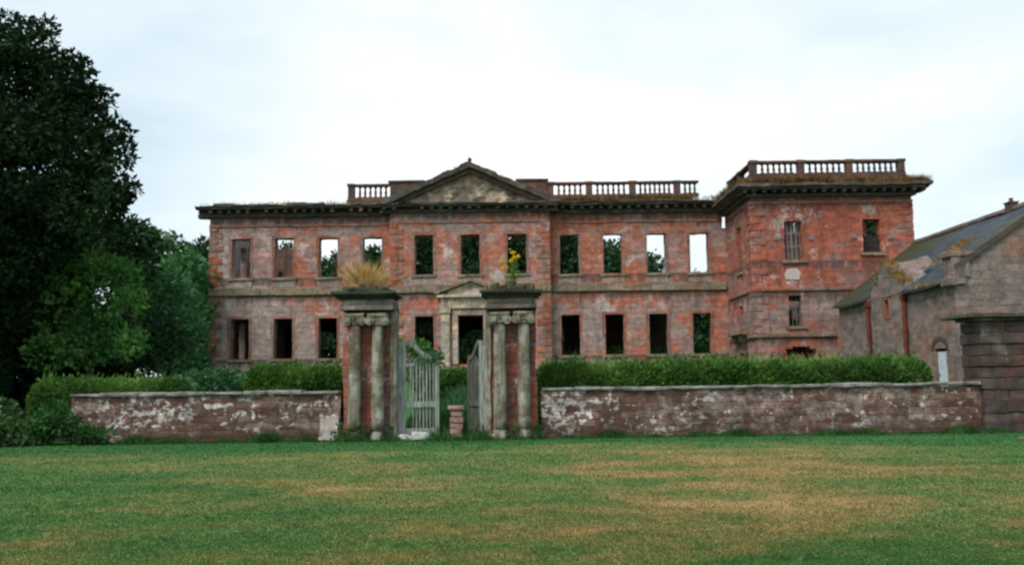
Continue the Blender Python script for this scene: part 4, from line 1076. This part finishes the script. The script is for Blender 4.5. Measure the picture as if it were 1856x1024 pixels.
# brambles at the far left
for i, (c, r, mt, lb) in enumerate((
        ((-13.9, 24.6, .55), .75, 'bramble', 'pale leafy bramble heap at the left edge of the lawn'),
        ((-12.7, 25.05, .62), .62, 'weed', 'low green bramble clump against the left wall end'),
        ((-15.0, 25.6, .8), .9, 'bramble', 'taller bramble heap below the huge dark tree'),
        ((-12.9, 26.4, .75), .6, 'weed', 'dark bramble climbing over the left wall end'),
        ((-11.3, 24.95, .28), .38, 'weed', 'small weed clump at the wall foot beside the brambles'))):
    g_ = random.Random(60+i)
    cc = [((c[0]+g_.uniform(-1, 1)*r*1.1, c[1]+g_.uniform(-.5, .5)*r, max(.15, c[2]*g_.uniform(.4, 1.15))), r*g_.uniform(.4, .65)) for _ in range(9)]
    bush('bramble_bush', lb, 'bramble', cc, 1500, .15, mt, 60+i, (c[0], c[1], .0), 'brambles at the left wall end')
# weeds and longer grass along the wall foot
def strip(n, x0, x1, y0, y1, h, mat, seed, name, label, wd=.008, lean=.35):
    g_ = np.random.default_rng(seed); x = g_.uniform(x0, x1, n); y = y1 - np.abs(g_.normal(0, .45, n))*(y1-y0)
    f_ = .6+.5*np.sin(x*1.9+seed)+.4*np.sin(x*5.3)
    hh = h*np.clip(f_, .25, 1.5)
    return tag(blades(name, np.stack([x, y, gzv(x, y)-.01], 1), hh, wd, MAT[mat], lean=lean, seed=seed), label, 'grass', kind='stuff')
strip(9000, -12.2, -4.7, 24.8, 25.42, .20, 'weed', 71, 'wall_foot_grass', 'longer green grass along the foot of the left rubble wall')
strip(13000, .7, 15, 24.8, 25.42, .17, 'weed', 72, 'wall_foot_grass', 'longer green grass along the foot of the right rubble wall')
strip(4500, -4.8, .8, 24.4, 25.2, .20, 'weed', 73, 'gateway_grass', 'green grass in front of the gateway')
strip(16000, -3.4, -.5, 26.2, 31, .38, 'weed', 74, 'garden_grass', 'tall green grass on the path beyond the gateway', wd=.012)
for i, (x, y, r, lb) in enumerate(((-4.72, 25.0, .28, 'weeds at the outer foot of the straw topped pier'), (-4.06, 25.05, .26, 'weeds between the two columns of the straw topped pier'), (-3.42, 25.0, .2, 'weeds at the inner foot of the straw topped pier'),
                                  (-.02, 25.05, .24, 'weeds between the two columns of the flower topped pier'), (.62, 25.0, .27, 'weeds at the outer foot of the flower topped pier'), (-.95, 25.2, .15, 'weeds under the open gate leaf'))):
    bush('weed_clump', lb, 'weeds', [((x-.05, y+.05, .10), r*.7), ((x+.08, y+.07, .25), r*.5), ((x, y+.06, .40), r*.25)], 4200, .08, 'weed', 80+i, (x, y, 0), 'weeds round the gate piers')
bush('ivy', 'dark ivy tangle on the swept head of the nearly closed gate', 'ivy', [((-2.35, 25.83, 2.28), .14), ((-2.2, 25.85, 2.32), .13), ((-2.55, 25.8, 2.2), .12), ((-2.15, 25.85, 2.15), .1)], 6000, .08, 'leaf_mid', 90, (-2.3, 25.95, 1.2))
# dry grass on the ledges
def ledge(name, label, segs, h, seed, mat, dens=120, wd=.012):
    g_ = np.random.default_rng(seed); L_ = []
    for (x0, x1, y0, y1, z, k) in segs:
        n = int(dens*(x1-x0+y1-y0)*k); x = g_.uniform(x0, x1, n); keep = (np.sin(x*2.1+seed)+np.sin(x*.9+1)+g_.normal(0, .9, n)) > -.6
        L_.append(np.stack([x, g_.uniform(y0, y1, n), np.full(n, z)], 1)[keep])
    P_ = np.concatenate(L_)
    return tag(blades(name, P_, h, wd, MAT[mat], lean=.55, seed=seed), label, 'grass', kind='stuff')
ledge('ledge_grass', 'sparse straw grass along the left half of the main cornice', [(-18.3, -9.8, 52.25, 53.3, 11.90, 1.6), (-9.8, -7.3, 52.3, 53.1, 11.93, 3.0)], .34, 5, 'ochre', 60, .016)
ledge('ledge_grass', 'rusty dry grass on the cornice below the right balustrade', [(2.7, 12, 52.25, 53.1, 11.93, 3)], .42, 6, 'rustgrass', 160, .016)
ledge('ledge_grass', 'thick rusty dry grass on the wing cornice below its balustrade', [(12.0, 21.8, 46.5, 47.35, 11.56, 3), (11.8, 12.55, 47.5, 52, 11.56, 4)], .45, 7, 'rustgrass', 200, .017)
ledge('ledge_grass', 'straw grass growing along the pediment slopes', [(x, x+.5, 51.9, 52.7, 14.22-.455*abs(x+.25+2.42), 1) for x in np.arange(-6.8, 2, .5)], .16, 8, 'rustgrass', 50, .012)
def gab_z(y): return np.interp(y, [36.1, 36.7, 37.3, 37.7, 38.15, 38.7, 39.1, 39.6], [5.2, 5.45, 5.75, 6.15, 6.3, 5.8, 5.45, 5.15])
ledge('ledge_grass', 'ochre grass sprouting from the broken barn gablet', [(15.6, 16.1, y, y+.25, float(gab_z(y+.12))-.03, 2.5) for y in np.arange(36.2, 39.2, .25)], .30, 9, 'ochre', 80, .014)
ledge('ledge_grass', 'ochre plants on the slates behind the broken barn gablet', [(x, x+.25, 36.3, 37.4, rz_(x+.12)-.02, 1.2) for x in np.arange(17.0, 18.6, .25)], .26, 13, 'ochre', 80, .014)
ledge('ledge_grass', 'straw grass on the kneeler of the barn gable', [(15.5, 16.2, 31.9, 32.6, 5.88, 2), (15.35, 15.6, 32.8, 35, 4.85, 2)], .22, 10, 'ochre', 70, .012)
ledge('ledge_grass', 'ochre plants along the doorstep', [(-4.3, -1.0, 50.2, 50.9, 1.95, 5)], .35, 11, 'rustgrass', 90, .02)
ledge('ledge_grass', 'straw seed heads above the right hedge by the basement arch', [(13.6, 16.5, 46.0, 46.9, 1.9, 2)], 1.0, 12, 'dry', 40, .02)
def tuft(label, x, y, z, n, h, spread, seed, lean, mat='dry', wd=.006, bias=(0, 0, 0)):
    g_ = np.random.default_rng(seed); p = np.stack([g_.normal(x, spread, n), g_.normal(y, spread*.8, n), np.full(n, z)], 1)
    return tag(blades('grass_tuft', p, h, wd, MAT[mat], lean=lean, seed=seed, kind_bias=bias), label, 'grass tuft')
tuft('tall tuft of straw coloured grass on the left gate pier', -4.12, 25.6, 4.14, 1400, .84, .19, 1, .48, bias=(-.05, 0, 0))
tuft('short straw grass round the yellow flower on the right gate pier', -.02, 25.6, 4.14, 700, .26, .30, 2, .5)
# ragwort
rg = thing('ragwort', 'yellow flowering ragwort with green stems on the right gate pier', 'flower', (.02, 25.5, 4.15))
q = MB(); heads = [(.03, 25.45, 5.16), (.16, 25.5, 5.04), (-.01, 25.5, 4.92), (-.28, 25.5, 4.93), (-.20, 25.55, 4.75), (.10, 25.55, 5.0)]
for h in heads: q.tube([(.02+random.uniform(-.05, .05) + (-.15 if h[0] < -.1 else 0), 25.5, 4.1), ((h[0]+.02)/2+.0, 25.5, 4.1+(h[2]-4.1)*.55), h], [.014, .011, .006], 6)
q.build('stem', MAT['ragleaf'], rg)
g_ = np.random.default_rng(9)
P_ = np.concatenate([np.array([(.02+(h[0]-.02)*t_, 25.5, 4.12+(h[2]-4.12)*t_*.9) for t_ in g_.uniform(.1, .85, 34)]) for h in heads[:3] + heads[5:]])
leaves('leaf', P_ + g_.normal(0, .03, P_.shape), .13, MAT['ragleaf'], rg, up=.5, aspect=.3, seed=4)
for h in heads:
    k = 34; p = np.array(h)[None] + g_.normal(0, 1, (k, 3))*np.array([.042, .042, .016]); leaves('flower_head', p, .055, MAT['yellow'], rg, up=1.2, aspect=.8, seed=int(h[2]*100))

# dark wood and undergrowth behind the big tree
for i, (x, y, r, mt, lb) in enumerate(((-21.5, 33.5, 1.7, 'leaf_dark', 'dark undergrowth bush below the huge tree at the left edge'),
                                   (-18.6, 35, 1.6, 'leaf_dark', 'dark undergrowth bush behind the low left hedge'),
                                   (-16.2, 36.5, 1.5, 'leaf_dark', 'dark undergrowth bush below the bright leafed young tree'),
                                   (-26, 42, 2.2, 'leaf_dark', 'deep shaded bush far behind the huge dark tree'),
                                   (-20.5, 44, 1.9, 'leaf_mid', 'shaded bush at the foot of the tree by the house corner'))):
    g_ = random.Random(160+i)
    cc = [((x+g_.uniform(-1, 1)*r*1.2, y+g_.uniform(-.6, .6)*r, gz(x, y)+r*g_.uniform(.2, 1.9)), r*g_.uniform(.4, .65)) for _ in range(16)]
    bush('undergrowth_bush', lb, 'bush', cc, 420, .24, mt, 160+i, (x, y, gz(x, y)), 'undergrowth below the left trees')
for i, (x, y, top, rx, lb) in enumerate(((-33, 62, 12.5, 4.0, 'dark far tree hidden low behind the huge tree'), (-40, 70, 13, 4.2, 'dark far tree at the left edge beyond the huge tree'), (-30, 80, 12.5, 4.0, 'dark far tree between the huge tree and the house corner'), (-50, 78, 13, 4.5, 'outermost dark far tree beyond the huge tree'))):
    far_tree(lb, x, y, top, rx, 140+i, 'leaf_far')

hedge('low hedge across the garden path seen through the open gate', -3.4, -.9, 37.6, 38.8, 1.93, 9000, .2, seed=6, base=.75)
for i, x in enumerate((-17, -13, -8.5, -3.5, 1.5, 6.5, 11)):
    g_ = random.Random(190+i)
    cc = [((x+g_.uniform(-2.6, 2.6), 70+g_.uniform(-1, 1), 1.9+g_.uniform(.2, 2.6)), g_.uniform(.8, 1.2)) for _ in range(12)]
    bush('undergrowth_bush', 'dark thicket behind the rear wall of the house', 'bush', cc, 170, .4, 'leaf_far', 190+i, (x, 70, 1.9), 'thickets behind the rear wall')

bush('ivy', 'green ivy inside the barred lower window of the wing', 'ivy', [((14.6, 48.5, 4.5), .3), ((15.0, 48.5, 4.3), .3), ((14.75, 48.6, 4.9), .22)], 1800, .15, 'weed', 300, (14.8, 48.7, 4.0))

g_ = np.random.default_rng(501); k = 420; iy = g_.uniform(1/25, 1/7, k); cy = 1/iy; cx = g_.uniform(-1, 1, k)*(cy*.6)
P_ = np.repeat(np.stack([cx, cy], 1), 16, 0) + g_.normal(0, .05, (k*16, 2))
tag(blades('lawn_tufts', np.stack([P_[:, 0], P_[:, 1], gzv(P_[:, 0], P_[:, 1])-.004], 1), .085, .004, MAT['blade'], lean=.7, seed=77), 'scattered longer tufts standing in the mown lawn', 'grass', kind='stuff')

strip(15000, -3.6, -.4, 30.5, 37.6, .42, 'leaf_mid', 75, 'garden_grass', 'rank dark grass between the gateway and the low hedge', wd=.013)
